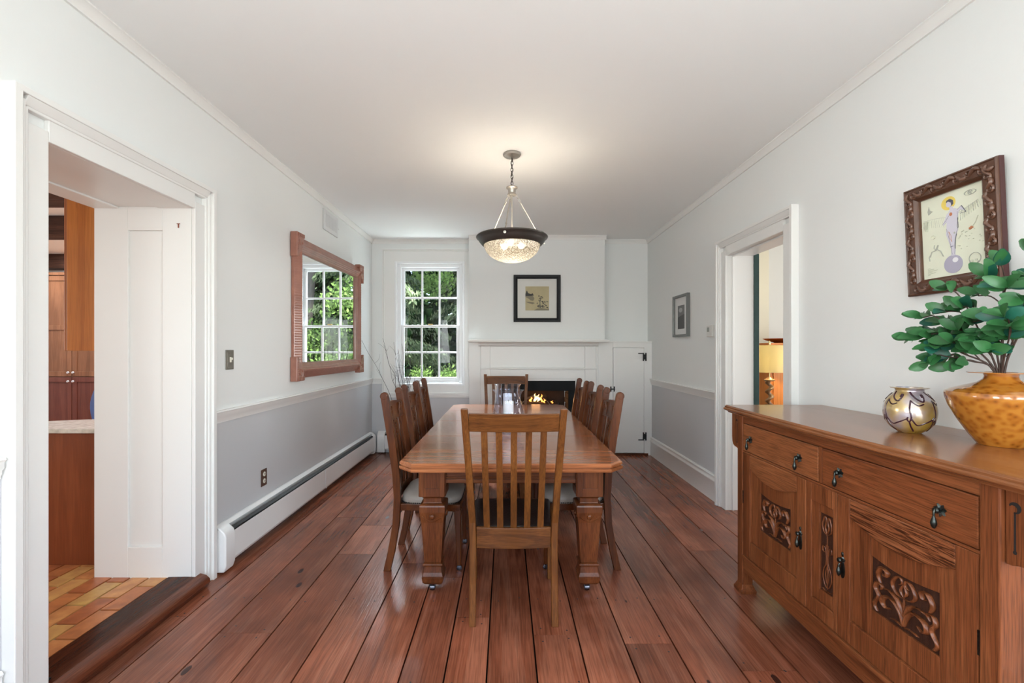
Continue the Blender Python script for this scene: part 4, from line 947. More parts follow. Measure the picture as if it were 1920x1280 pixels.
def onvase(path, r, q_, off=-.0018):
    q_.tube([(bx_+(rs_(z)+off)*math.cos(a), by_+(rs_(z)+off)*math.sin(a), ZT+z) for a, z in path], r, 6)
m = MB()
for k in range(6):
    a0 = k*PI/3+.35-2.6
    seg_ = lambda pts: [(a0+p.x, p.y) for p in smoothpath([(x, z, 0) for x, z in pts], 6)]
    onvase(seg_([(-.02, .160), (.22, .138), (.50, .125), (.62, .135), (.66, .148), (.58, .150), (.56, .140)]), .0036, m)
    onvase(seg_([(0, .128), (.28, .112), (.52, .118)]), .0034, m)
    onvase(seg_([(0, .130), (-.04, .100), (.02, .066), (-.05, .050), (-.13, .058), (-.10, .068)]), .0036, m)
    onvase(seg_([(.02, .062), (.25, .038), (.55, .045), (.90, .060)]), .0034, m)
    onvase(seg_([(-.05, .050), (.02, .030), (.16, .012)]), .0034, m)
m.build('swirl_lines', DKL, o, smooth=60)
m = MB()
for k in range(6):
    a0 = k*PI/3-2.6+.62
    for rr_ in (.004, .009):
        onvase([(a0+rr_/.1*math.cos(t*PI/6), .090+rr_*math.sin(t*PI/6)) for t in range(13)], .0014, m)
m.build('pale_swirls', SWP, o, smooth=60)

LEAF = pmat('rubbery_green_leaf', (.030, .125, .038), .38, spec=.5, var=.55, vscale=14)
LEAF2 = pmat('blue_green_leaf', (.014, .100, .065), .38, spec=.5, var=.4, vscale=14)
STEM = pmat('brown_stem', (.055, .030, .022), .6, var=.4, vscale=30)
pl = thing('leafy_branches', 'artificial branches with glossy dark green leaves standing in the amber vase', 'plant', (ax, ay, ZT+.06))
sm = MB(); lm = MB(); rl = random.Random(11)
def leaf(p, d, L, w_, roll, mi):
    d = Vector(d).normalized(); side = d.cross(Vector((0, 0, 1)))
    if side.length < .05: side = Vector((1, 0, 0))
    side.normalize(); 
    nv = (Vector((-.6, -.7, .42))+Vector((rl.uniform(-.5, .5), rl.uniform(-.5, .5), rl.uniform(-.5, .5)))).normalized()
    side = d.cross(nv).normalized(); up = side.cross(d).normalized()
    if up.dot(nv) < 0: up = -up
    K = 6; rows = []
    for k in range(K+1):
        t = k/K; ww = w_*max(.02, math.sin(PI*min(1, t**1.12*.97+.0))**.62); c = Vector(p)+d*(L*t)-up*(.30*L*t*t)+up*.02*L
        rows.append([c-side*ww/2+up*ww*.16, c, c+side*ww/2+up*ww*.16])
    vs = [x for r_ in rows for x in r_]; fs = []
    for k in range(K): 
        for j in range(2): fs.append((k*3+j, k*3+j+1, k*3+j+4, k*3+j+3))
    vs = [Vector((min(x.x, 1.868), x.y, x.z)) for x in vs]
    lm.add(vs, fs, mi)
def branch(pts, twigs, r=.0042):
    P = smoothpath(pts, 6); K = len(P); sm.tube(P, [r*(1-.6*k/K) for k in range(K)], 7)
    for t, (dx, dy, dz), L, nl in twigs:
        p0 = P[int(t*(K-1))]; d = Vector((dx, dy, dz)).normalized(); tip = p0+d*L+Vector((0, 0, .12*L))
        Q = smoothpath([p0, p0+d*L*.5+Vector((0, 0, .02)), tip], 4); sm.tube(Q, [.0022]*len(Q), 5)
        side = d.cross(Vector((0, 0, 1))).normalized() if abs(d.z) < .95 else Vector((0, 1, 0))
        for j in range(nl):
            q = Q[int((.25+.75*(j+1)/nl)*(len(Q)-1))]
            for s in (-1, 1):
                leaf(q, d*.55+side*s*.9+Vector((rl.uniform(-.2, .2), rl.uniform(-.2, .2), rl.uniform(-.15, .35))), rl.uniform(.050, .072), rl.uniform(.034, .046), rl.uniform(-.7, .7), 1 if rl.random() < .25 else 0)
        leaf(Q[-1], d+Vector((0, 0, .2)), rl.uniform(.055, .065), .036, rl.uniform(-.6, .6), 0)
b0 = (ax, ay, ZT+.07)
def B(tx, ty, tz, mx_=.5): return [(ax+.008*rl.uniform(-1, 1), ay+.02*rl.uniform(-1, 1), ZT+.07), (ax+(tx-ax)*.10, ay+(ty-ay)*.10, ZT+.25), (ax+(tx-ax)*.55, ay+(ty-ay)*.55, (ZT+.25)*.5+tz*.5+.01), (tx, ty, tz)]
branch(B(1.60, 1.665, 1.335), [(.6, (-.5, .3, -.2), .07, 3), (1, (-.5, .2, -.35), .06, 3), (.8, (-.2, .6, -.1), .06, 3)])
branch(B(1.575, 1.68, 1.385), [(.62, (-.5, .5, .25), .08, 3), (.8, (-.9, .2, -.05), .06, 3), (1, (-.6, .8, .1), .07, 3), (.9, (0, .7, .35), .08, 3), (.7, (-.7, -.3, .3), .08, 2), (.5, (-.4, .8, .5), .07, 2)])
branch(B(1.585, 1.655, 1.455), [(.5, (-.6, .5, .3), .08, 3), (.75, (-.7, .5, .1), .09, 3), (1, (-.6, .5, .2), .06, 2), (.85, (.2, .7, .3), .07, 3), (.62, (.3, -.6, .3), .07, 3)])
branch(B(1.60, 1.60, 1.525), [(.6, (-.7, .2, .4), .09, 3), (.8, (-.7, .4, .3), .08, 3), (1, (-.6, .3, .5), .06, 2), (.7, (.3, -.7, .3), .09, 3), (.45, (-.8, -.2, .2), .08, 3)])
branch(B(1.715, 1.575, 1.60), [(.65, (-.4, -.5, .2), .08, 3), (.82, (-.6, .5, .4), .07, 2), (1, (-.3, .1, .9), .05, 2), (.92, (.1, -.8, .3), .07, 3), (.5, (-.5, -.5, .3), .08, 2)], .005)
branch(B(1.70, 1.47, 1.53), [(.6, (-.6, -.3, .2), .08, 3), (.8, (-.5, -.4, .3), .09, 3), (1, (-.2, -.6, .5), .07, 3), (.45, (-.7, .1, .1), .07, 2)])
branch(B(1.62, 1.47, 1.42), [(.6, (-.7, -.2, .1), .07, 3), (.85, (-.5, -.5, .2), .09, 3), (1, (-.5, -.3, .3), .07, 3), (.7, (-.2, .5, .3), .06, 2)])
branch(B(1.64, 1.56, 1.47), [(.6, (-.6, -.1, .1), .08, 3), (.85, (-.5, -.4, .2), .08, 3), (1, (-.6, .3, .3), .07, 3), (.72, (-.1, .8, .2), .07, 3)])
branch(B(1.66, 1.53, 1.56), [(.7, (-.6, .2, .1), .08, 3), (.9, (-.4, -.5, .2), .08, 3), (1, (-.5, .2, .5), .06, 2)])
branch(B(1.74, 1.50, 1.63), [(.8, (-.5, -.3, .4), .06, 2), (1, (-.2, -.4, .6), .06, 2)])
sm.build('stems', STEM, pl, smooth=60)
lm.build('foliage', [LEAF, LEAF2], pl, smooth=80, recalc=False)

# ================================================================== PICTURES
def poly_ellipse(cu, cv, a, b, n=24, t0=0): return [(cu+a*math.cos(2*PI*i/n+t0), cv+b*math.sin(2*PI*i/n+t0)) for i in range(n)]
# --- ornate picture above the sideboard
lean = .045; V_ = Vector((-lean, 0, 1)).normalized(); N_ = Vector((-1, 0, -lean)).normalized()
T = frameM((1.8755, 2.108, 1.603), (0, -1, 0), N_, V_)
PF = pmat('carved_frame_brown', (.085, .034, .018), .38, spec=.5, coat=.3, var=.5, vscale=22)
PFS = pmat('carved_frame_side', (.050, .010, .010), .3, coat=.4)
PW, PH, PB = .402, .480, .066
pc = thing('ornate_picture', 'framed drawing of a winged figure on a ball in carved brown frame above the sideboard', 'picture', tuple(T @ Vector((PW/2, 0, 0))))
m = MB(T)
def fr_loft(m, prof, w_, h_):
    """profile of (inset, n) swept around a mitred rectangle"""
    ring = lambda i, n_: [(i, n_, i), (w_-i, n_, i), (w_-i, n_, h_-i), (i, n_, h_-i)]
    K = len(prof); vs = [p for i, n_ in prof for p in ring(i, n_)]
    fs = [(k*4+j, k*4+(j+1) % 4, ((k+1) % K)*4+(j+1) % 4, ((k+1) % K)*4+j) for k in range(K) for j in range(4)]
    m.add(vs, fs)
fr_loft(m, [(0, .001), (0, .026), (.006, .030), (.010, .027), (.020, .028), (.040, .032), (.052, .030), (.056, .024), (.066, .018), (.066, .006)], PW, PH)
fm = m.build('frame', PF, pc, smooth=35)
m = MB(T); fr_loft(m, [(-.001, .0005), (-.001, .020), (.002, .0205), (.002, .0005)], PW, PH); m.build('frame_side', PFS, pc)
m = MB(T); ro = random.Random(4)
def sc2(cu, cv, r, t0, dr, n_=.030, turns=1.5):
    K = 16; m.tube([(cu+r*(1-.75*k/K)*math.cos(t0+dr*turns*2*PI*k/K), n_, cv+r*(1-.75*k/K)*math.sin(t0+dr*turns*2*PI*k/K)) for k in range(K+1)], [.0058*(1-.45*k/K) for k in range(K+1)], 6)
def swirlrow(p0, p1, n):
    p0, p1 = Vector(p0), Vector(p1); d = (p1-p0); L = d.length; d /= L; s_ = Vector((-d.y, d.x))
    for k in range(n):
        c = p0+d*L*(k+.5)/n; sg = 1 if k % 2 else -1; a = math.atan2(d.y, d.x)
        sc2(c.x+s_.x*.004*sg, c.y+s_.y*.004*sg, .0155, a+(PI if sg > 0 else 0), sg)
        e = c+d*L*.5/n; pth = smoothpath([(c.x-s_.x*.010*sg, .031, c.y-s_.y*.010*sg), (e.x+s_.x*.012*sg, .033, e.y+s_.y*.012*sg), (e.x+d.x*.02+s_.x*.004*sg, .030, e.y+d.y*.02+s_.y*.004*sg)], 4)
        m.tube(pth, [.003+.006*math.sin(PI*k2/(len(pth)-1)) for k2 in range(len(pth))], 6)
h = .031
swirlrow((.03, h), (PW-.03, h), 7); swirlrow((.03, PH-h), (PW-.03, PH-h), 7); swirlrow((h, .04), (h, PH-.04), 8); swirlrow((PW-h, .04), (PW-h, PH-.04), 8)
m.build('scroll_carving', pmat('frame_scroll_brown', (.11, .050, .030), .3, coat=.5, var=.5, vscale=30), fm, smooth=60)  # scrolls in a paler brown than the frame
A = [pmat('parchment', (.74, .76, .62), .45, var=.08, vscale=6), pmat('halo_yellow', (.80, .62, .14), .6), pmat('pale_skin_wash', (.62, .60, .68), .6), pmat('lilac_ball', (.42, .40, .50), .5), pmat('pencil', (.42, .43, .38), .7), pmat('ink', (.10, .10, .13), .6), pmat('rust_wash', (.50, .20, .10), .6), pmat('pale_pencil', (.60, .61, .50), .7), pmat('white_wash', (.85, .85, .88), .6)]
m = MB(T); aw, ah = PW-2*PB, PH-2*PB
m.box(PB-.004, PW-PB+.004, .004, .008, PB-.004, PH-PB+.004, 0); layer = [0.008]
def put(poly, mi, dn=.0002):
    layer[0] += .00004; m.prism([(PB+u*aw, PB+v*ah) for u, v in poly], .008, layer[0], 'xz', mi)
def ln(pts, w_, mi):
    layer[0] += .00004
    P = [Vector((PB+u*aw, PB+v*ah)) for u, v in pts]
    for a_, b_ in zip(P, P[1:]):
        d = (b_-a_);
        if d.length < 1e-6: continue
        s_ = Vector((-d.y, d.x)).normalized()*w_/2; m.prism([tuple(a_-s_), tuple(b_-s_), tuple(b_+s_), tuple(a_+s_)], .008, layer[0], 'xz', mi)
put(poly_ellipse(.46, .87, .115, .080), 1)
# wings
for s in (-1, 1):
    base_ = (.47, .70); tip = (.47+s*.44, .76+(.05 if s > 0 else -.02)); ln([base_, (.47+s*.2, .73), tip], .0012, 4)
    for k in range(13):
        t = k/12; a0 = (base_[0]+(tip[0]-base_[0])*(.25+.75*t), .73+(tip[1]-.73)*t); ln([a0, (a0[0]-s*.05*(1-t)+s*.03*t, a0[1]-.14+.06*t)], .0008, 4 if k % 2 else 7)
        ln([a0, (a0[0]-s*.02, a0[1]-.07)], .0007, 7)
# figure on a ball (a plain standing figure)
put(poly_ellipse(.50, .135, .145, .108), 3); put(poly_ellipse(.54, .18, .045, .030), 8)
put([(.475, .24), (.50, .235), (.535, .235), (.545, .30), (.53, .36), (.555, .44), (.60, .54), (.575, .58), (.42, .57), (.41, .50), (.46, .38), (.485, .30)], 2)
put([(.42, .56), (.58, .57), (.60, .66), (.62, .76), (.56, .79), (.47, .77), (.43, .70)], 2)
put([(.485, .765), (.535, .765), (.53, .82), (.48, .82)], 2); put(poly_ellipse(.475, .855, .045, .036), 2)
put([(.43, .88), (.44, .905), (.49, .915), (.535, .89), (.54, .85), (.515, .83), (.505, .87), (.46, .89)], 5)
put([(.44, .75), (.40, .68), (.36, .63), (.375, .62), (.43, .66), (.47, .71)], 2); put([(.58, .76), (.66, .79), (.70, .74), (.74, .70), (.72, .72), (.65, .755), (.60, .73)], 2)
ln([(.60, .76), (.665, .795), (.73, .71), (.64, .71)], .0012, 5); ln([(.42, .57), (.45, .47), (.48, .36), (.495, .25)], .001, 5); ln([(.60, .74), (.60, .56), (.55, .42), (.535, .25)], .001, 5); ln([(.36, .63), (.42, .67), (.47, .72)], .0012, 5)
put(poly_ellipse(.50, .73, .025, .022, 8), 6); ln([(.455, .53), (.475, .44), (.50, .40), (.49, .48), (.455, .53)], .0009, 6); put(poly_ellipse(.545, .50, .014, .012, 8), 4)
ln([(.47, .345), (.52, .345)], .0015, 5); ln([(.475, .335), (.515, .352)], .0012, 5)
# little studies around: bird, eye, ring, frog, skull, script, shoe
put([(.12, .84), (.145, .90), (.16, .85), (.20, .83), (.16, .815), (.13, .80)], 4)
ln([(p[0], p[1]) for p in poly_ellipse(.80, .915, .085, .028, 16)]+[(.885, .915)], .0012, 4); ln(poly_ellipse(.80, .915, .03, .022, 10), .0012, 4); put(poly_ellipse(.80, .915, .014, .011, 8), 4)
ln(poly_ellipse(.19, .51, .035, .022, 12), .0016, 7)
ln([(.13, .27), (.16, .33), (.22, .34), (.27, .40), (.25, .35), (.31, .32), (.35, .25)], .0028, 4); ln([(.15, .31), (.11, .27), (.12, .22)], .002, 4); ln([(.24, .34), (.20, .37), (.21, .41)], .002, 4)
ln(poly_ellipse(.83, .155, .085, .065, 18)+[(.915, .155)], .0013, 4); ln([(.755, .14), (.75, .07), (.78, .05), (.80, .09), (.86, .10), (.88, .12)], .0013, 4); put(poly_ellipse(.79, .13, .018, .015, 8), 7); put(poly_ellipse(.85, .135, .018, .013, 8), 7)
ln([(.90, .63), (.86, .56), (.80, .51), (.76, .49)], .0013, 7); put([(.76, .51), (.80, .53), (.83, .51), (.78, .49)], 6)
for k in range(6): ln([(.08, .13-.016*k), (.12+.03*(k*7 % 5), .133-.016*k)], .0007, 7)
for k in range(7): ln([(.05+.012*k, .64-.02*(k % 3)), (.055+.012*k, .72-.03*(k % 2))], .0007, 7)
rs2 = random.Random(8)
for k in range(26): u_, v_ = rs2.uniform(.58, .95), rs2.uniform(.28, .50); ln([(u_, v_), (u_+.008, v_+.002)], .0012, 7)
m.build('drawing', A, pc)
# --- black framed landscape on the chimney breast
T = frameM((.102, 5.85, 1.71), (1, 0, 0), (0, -1, 0)); pw = .598
pc = thing('landscape_picture', 'square black framed landscape print with wide white mat over the fireplace', 'picture', tuple(T @ Vector((pw/2, 0, 0))))
m = MB(T); fr_loft(m, [(0, .001), (0, .026), (.004, .029), (.030, .026), (.038, .020), (.050, .018), (.050, .006)], pw, pw); m.build('frame', pmat('black_lacquer', (.006, .0065, .008), .45, spec=.25), pc, smooth=30)
m = MB(T); m.box(.046, pw-.046, .004, .008, .046, pw-.046, 0); m.box(.150, .451, .0075, .0085, .147, .453, 1)
lay = [0.0085]
def put2(poly, mi):
    lay[0] += .00005; m.prism([(.150+u*.301, .147+v*.306) for u, v in poly], .0084, lay[0], 'xz', mi)
put2([(0, .62), (.10, .70), (.22, .66), (.34, .58), (.38, .48), (.33, .40), (.22, .42), (.12, .50), (0, .56)], 3); put2([(0, .68), (.06, .84), (.12, .72), (.24, .68), (.30, .72), (.36, .62), (.20, .60), (0, .60)], 2)
put2([(.02, .36), (.14, .30), (.30, .26), (.40, .30), (.34, .34), (.18, .36)], 3); put2([(.35, 0), (.50, .08), (.70, .10), (.95, .06), (1, .10), (1, 0)], 3)
r9 = random.Random(9)
for k in range(26):
    u_, v_ = .50+r9.uniform(0, .46), .12+r9.uniform(0, .26); put2([(u_+r9.uniform(.02, .055)*math.cos(t*PI/4), v_+r9.uniform(.012, .035)*math.sin(t*PI/4)) for t in range(8)], 2 if k % 2 else 4)
for k in range(9):
    u_, v_ = .54+r9.uniform(0, .2), .42+r9.uniform(0, .18); put2([(u_+r9.uniform(.02, .05)*math.cos(t*PI/4), v_+r9.uniform(.01, .025)*math.sin(t*PI/4)) for t in range(8)], 2)
put2([(.62, .10), (.60, .30), (.64, .55), (.655, .54), (.63, .30), (.66, .10)], 4)
m.build('print', [pmat('white_mat_board', (.66, .66, .62), .6), pmat('tan_paper', (.46, .40, .24), .7, var=.15, vscale=9), pmat('print_ink', (.055, .055, .05), .7), pmat('print_wash', (.22, .20, .14), .7), pmat('print_ink_light', (.12, .12, .10), .7)], pc)
# --- small black and white photograph by the thermostat
T = frameM((XR-.001, 5.077, 1.495), (0, -1, 0), (-1, 0, 0)); w_, h_ = .407, .445
pc = thing('small_framed_photograph', 'small black and white photograph in slim grey frame on the right wall', 'picture', tuple(T @ Vector((w_/2, 0, 0))))
m = MB(T); fr_loft(m, [(0, .001), (0, .032), (.003, .034), (.024, .034), (.026, .030), (.026, .008)], w_, h_); m.build('frame', pmat('grey_frame', (.17, .175, .17), .35, metal=.3), pc)
m = MB(T); m.box(.022, w_-.022, .006, .010, .022, h_-.022, 0); m.box(.10, .285, .0095, .0105, .085, .335, 1); m.prism(poly_ellipse(.17, .285, .028, .018), .010, .0108, 'xz', 2); m.prism([(.10, .21), (.285, .24), (.285, .335), (.10, .335)], .010, .0107, 'xz', 3); m.prism(poly_ellipse(.18, .285, .05, .025), .010, .0109, 'xz', 2)
m.build('print', [pmat('white_mat_board_2', (.75, .75, .74), .5), pmat('photo_dark', (.05, .05, .05), .4), pmat('photo_light', (.40, .40, .40), .4), pmat('photo_mid', (.15, .15, .15), .4)], pc)

# ================================================================== MIRROR
th = .032; T = frameM((XL+.004, 3.755, 1.096), (math.sin(th), math.cos(th), 0), (math.cos(th), -math.sin(th), 0))
MWd, MHt = 1.60, 1.235
CU = pmat('rosewood_frame', (.30, .125, .085), .34, spec=.6, coat=.4, var=.35, vscale=14)
mr = thing('wall_mirror', 'large mirror in carved reddish frame with raised corner blocks on the left wall', 'mirror', tuple(T @ Vector((MWd/2, 0, 0))))
m = MB(T); sh = .022
def fr2(m, prof, u0, u1, v0, v1):
    ring = lambda i, n_: [(u0+i, n_, v0+i), (u1-i, n_, v0+i), (u1-i, n_, v1-i), (u0+i, n_, v1-i)]
    K = len(prof); vs = [p for i, n_ in prof for p in ring(i, n_)]
    m.add(vs, [(k*4+j, k*4+(j+1) % 4, ((k+1) % K)*4+(j+1) % 4, ((k+1) % K)*4+j) for k in range(K) for j in range(4)])
fr2(m, [(0, .001), (0, .022), (.012, .030), (.055, .052), (.062, .058), (.072, .058), (.078, .052), (.088, .050), (.094, .044), (.104, .042), (.110, .036), (.128, .032), (.134, .022), (.134, .010)], sh, MWd-sh, sh, MHt-sh)
fr = m.build('frame', CU, mr, smooth=30)
m = MB(T)   # ribs on the sloping outer face, beads along the inner step
def ribs(horizontal, n, a0, a1, fixed, sgn):
    for k in range(n):
        a = a0+(a1-a0)*(k+.5)/n; hw_ = (a1-a0)/n*.28
        i0, i1 = .006, .058
        if horizontal: m.loft([[(a-hw_, nn_, fixed+sgn*i), (a+hw_, nn_, fixed+sgn*i), (a+hw_, nn_+.005, fixed+sgn*i), (a-hw_, nn_+.005, fixed+sgn*i)] for i, nn_ in ((i0, .024), (i1, .050))])
        else: m.loft([[(fixed+sgn*i, nn_, a-hw_), (fixed+sgn*i, nn_, a+hw_), (fixed+sgn*i, nn_+.005, a+hw_), (fixed+sgn*i, nn_+.005, a-hw_)] for i, nn_ in ((i0, .024), (i1, .050))])
for A_ in ((True, 58, .17, MWd-.17, sh, 1), (True, 58, .17, MWd-.17, MHt-sh, -1), (False, 42, .17, MHt-.17, sh, 1), (False, 42, .17, MHt-.17, MWd-sh, -1)):
    m = MB(T); ribs(*A_); m.build('ribbed_carving', CU, fr)
m = MB(T)
for k in range(64):
    a = .15+(MWd-.30)*(k+.5)/64
    for v_ in (sh+.067, MHt-sh-.067): m.ball((a, .057, v_), .008, .005, .006, n=6)
for k in range(48):
    a = .15+(MHt-.30)*(k+.5)/48
    for u_ in (sh+.067, MWd-sh-.067): m.ball((u_, .057, a), .006, .005, .008, n=6)
m.build('beading', CU, fr, smooth=60)
for cu, su in ((0, 1), (MWd, -1)):
    for cv, sv in ((0, 1), (MHt, -1)):
        m = MB(T); pts = [(0, 0), (.13, 0), (.135, .03), (.118, .045), (.125, .075), (.10, .10), (.11, .125), (.085, .13), (.075, .155), (.045, .165), (.03, .20), (0, .205)]
        pts = [(cu+su*u_, cv+sv*v_) for u_, v_ in pts]
        m.prism(pts, .002, .062, 'xz'); cb = m.build('corner_block', CU, mr, bevel=.006)
        m = MB(T)
        for k in range(6): a = .02+.018*k; m.box(min(cu+su*a, cu+su*(a+.010)), max(cu+su*a, cu+su*(a+.010)), .061, .068, min(cv+sv*.006, cv+sv*.035), max(cv+sv*.006, cv+sv*.035))
        for k in range(7): a = .05+.018*k; m.ball((cu+su*.022, .063, cv+sv*a), .006, .005, .006, n=6)
        m.tube([(cu+su*(.065+.025*math.cos(t*PI/5)), .063, cv+sv*(.075+.025*math.sin(t*PI/5))) for t in range(9)], .005, 6)
        m.build('block_carving', CU, cb, smooth=40)
MIR = pmat('mirror_silver', (.88, .90, .90), .0, metal=1)
MB(T).box(.15, MWd-.15, .006, .014, .15, MHt-.15).build('mirror_glass', MIR, mr)

# ================================================================== FLOOR VASE WITH TWIGS (behind the chairs, by the window)
vx, vy = -1.20, 5.60
o = MB().lathe([(.001, 0), (.085, 0), (.090, .01), (.115, .12), (.120, .22), (.100, .36), (.060, .46), (.050, .50), (.062, .53), (.055, .53), (.044, .50), (.052, .46), (.09, .36), (.10, .05), (.001, .03)], (vx, vy, .0005), 32).build('floor_vase', pmat('dark_ceramic', (.05, .045, .05), .3, coat=.5), smooth=40)
tag(o, 'tall dark floor vase holding curly bare twigs in the corner by the window', 'vase')
tw = thing('curly_twigs', 'bare dark curly willow twigs fanned out in front of the window', 'branches', (vx, vy, .3)); m = MB(); rt = random.Random(21)
TWG = pmat('twig_bark', (.03, .022, .026), .6)
ends = [(-1.71, 5.45, 1.47), (-1.50, 5.6, 1.50), (-1.46, 5.5, 1.42)]+[(rt.uniform(-1.42, -.95), rt.uniform(5.45, 5.85), rt.uniform(1.12, 1.50)) for _ in range(13)]
for ex, ey, ez in ends:
    P = []; K = 8
    for k in range(K+1):
        t = k/K; e_ = t**1.3; j = .018*math.sin(PI*t)
        P.append((vx+(ex-vx)*e_+rt.uniform(-j, j)*1.5, vy+(ey-vy)*e_+rt.uniform(-j, j), .25+(ez-.25)*t+rt.uniform(-j, j)*.6))
    S_ = smoothpath(P, 5); m.tube(S_, [.0040*(1-.65*k/len(S_)) for k in range(len(S_))], 5)
    for _ in range(3):
        i = rt.randint(len(S_)//2, len(S_)-6); p = S_[i]; q = p+Vector((rt.uniform(-.10, .10), rt.uniform(-.06, .06), rt.uniform(.02, .14)))
        S2 = smoothpath([p, (p+q)/2+Vector((rt.uniform(-.02, .02), 0, rt.uniform(-.02, .02))), q], 4); m.tube(S2, [.0014*(1-.5*k/len(S2)) for k in range(len(S2))], 4)
m.build('twigs', TWG, tw, smooth=60)

# ================================================================== KITCHEN BEYOND THE LEFT DOORWAY
KZ = .075
BRK = bpy.data.materials.new('old_floor_brick'); BRK.use_nodes = True; nt = BRK.node_tree; N = nt.nodes; b = N['Principled BSDF']
at = N.new('ShaderNodeAttribute'); at.attribute_name = 'rnd'; cr = N.new('ShaderNodeValToRGB'); e = cr.color_ramp.elements
e[0].position = 0; e[0].color = (.36, .10, .035, 1); e[1].position = 1; e[1].color = (.52, .33, .10, 1); x = cr.color_ramp.elements.new(.45); x.color = (.50, .18, .06, 1); x = cr.color_ramp.elements.new(.7); x.color = (.56, .26, .09, 1)
tc = N.new('ShaderNodeTexCoord'); nz = N.new('ShaderNodeTexNoise'); nz.inputs['Scale'].default_value = 14; nz.inputs['Detail'].default_value = 6; link(tc.outputs['Object'], nz.inputs['Vector'], nt)
mr_ = N.new('ShaderNodeMapRange'); mr_.inputs[3].default_value = .55; mr_.inputs[4].default_value = 1.4; link(nz.outputs['Fac'], mr_.inputs[0], nt)
ad = N.new('ShaderNodeMath'); ad.operation = 'MULTIPLY_ADD'; ad.inputs[1].default_value = .5; ad.inputs[2].default_value = -.25; link(nz.outputs['Fac'], ad.inputs[0], nt)
ad2 = N.new('ShaderNodeMath'); ad2.operation = 'ADD'; link(ad.outputs[0], ad2.inputs[0], nt); link(at.outputs['Fac'], ad2.inputs[1], nt); link(ad2.outputs[0], cr.inputs[0], nt)
vm = N.new('ShaderNodeVectorMath'); vm.operation = 'SCALE'; link(cr.outputs[0], vm.inputs[0], nt); link(mr_.outputs[0], vm.inputs['Scale'], nt); link(vm.outputs[0], b.inputs['Base Color'], nt)
b.inputs['Roughness'].default_value = .35; bp = N.new('ShaderNodeBump'); bp.inputs['Strength'].default_value = .35; bp.inputs['Distance'].default_value = .004; link(nz.outputs['Fac'], bp.inputs['Height'], nt); link(bp.outputs[0], b.inputs['Normal'], nt)
MORT = pmat('mortar', (.26, .20, .12), .9, bump=.3, bscale=60)
m = MB(); r6 = random.Random(6)
for i in range(13):
    x1 = -1.903-.1045*i; x0 = x1-.1045; off = (.0, .113, .045, .16, .08)[i % 5]
    for j in range(-1, 9):
        y0 = 1.35+off+.228*j; m.rnd = r6.random()*.98+.01; m.box(x0+.0055, x1-.0055, y0+.0055, y0+.2225, .03, KZ+r6.uniform(-.001, .001))
m.rnd = 0; m.box(-3.3, -1.902, 1.05, 3.6, 0, KZ-.006, 1)
struct(m.build('floor_kitchen', [BRK, MORT], bevel=.0))
struct(MB().box(-7.6, -3.3, -.2, 7.4, .0, KZ-.01).box(-3.3, -2.316, 3.6, 7.4, 0, KZ-.01).box(-3.3, -2.316, -.2, 1.05, 0, KZ-.01).build('floor_kitchen_far', pmat('terracotta', (.40, .18, .08), .5)))
struct(MB().box(-7.6, -2.316, 7.2, 7.35, 0, 2.95).build('wall_kitchen_far', WHITE))
struct(MB().box(-7.75, -7.6, -.3, 7.35, 0, 2.95).build('wall_kitchen_left', WHITE)); struct(MB().box(-7.6, -2.316, -.3, -.15, 0, 2.95).build('wall_kitchen_near', WHITE))
struct(MB().box(-7.75, -2.401, -.3, 7.35, 2.80, 2.95).build('ceiling_kitchen', WHITE))
BM = wood('dark_beam', (.018, .007, .004), (.06, .024, .014), (.12, .050, .028), 'x', 5, .7, 0, pore=.5, bump=.5)
for y in (1.2, 2.6, 3.86, 5.02, 7.0):
    o = MB().box(-7.59, -2.32, y-.10, y+.10, 2.58, 2.799).build('ceiling_beam', BM, bevel=.012)
    o['kind'] = 'structure'
KW = W3('kitchen_cherry', (.20, .055, .018), (.33, .105, .036), (.43, .165, .062), scale=5, rough=.35, coat=.3, pore=.15, blotch=.15, bump=.03)
KO = W3('kitchen_orange', (.36, .105, .020), (.52, .175, .036), (.62, .24, .060), scale=6, rough=.35, coat=.3, pore=.15, blotch=.1, bump=.03)
KB = W3('kitchen_brown', (.11, .045, .022), (.21, .090, .045), (.30, .14, .075), scale=5, rough=.4, coat=.2, pore=.15, blotch=.15, bump=.03)
KD = W3('kitchen_lower', (.085, .024, .018), (.14, .042, .030), (.19, .065, .045), scale=5, rough=.4, coat=.2, pore=.15, blotch=.15, bump=.03)
# island / counter end
isl = thing('kitchen_island', 'kitchen island with cherry wood end panel and pale granite counter in the left doorway', 'kitchen island', (-2.85, 3.1, KZ))
m = MB(); m.prism([(-3.4, 2.735), (-2.44, 2.735), (-2.44, 3.12), (-3.4, 2.9)], KZ+.0005, .862, 'xy'); m.build('cabinet', wood('island_cherry', (.13, .030, .010), (.22, .055, .018), (.29, .085, .030), 'z', 5, .4, .2, pore=.12, blotch=.12, bump=.03), isl, bevel=.003)
MB().prism([(-3.45, 2.715), (-2.40, 2.715), (-2.40, 3.235), (-3.45, 2.72+.14)], .8625, .890, 'xy').build('countertop', pmat('granite', (.60, .57, .50), .25, var=.55, vscale=28), isl, bevel=.004)
# upper cabinet end
up = thing('wall_cabinet', 'tall orange cherry upper cabinet side seen through the left doorway', 'cabinet', (-2.62, 3.1, 1.352))
MB().box(-2.775, -2.33, 2.90, 3.6, 1.352, 2.797).build('cabinet_body', KO['z'], up, bevel=.002)
MB().box(-2.797, -2.776, 2.905, 3.26, 1.352, 2.79).build('door', KW['z'], up, bevel=.002)
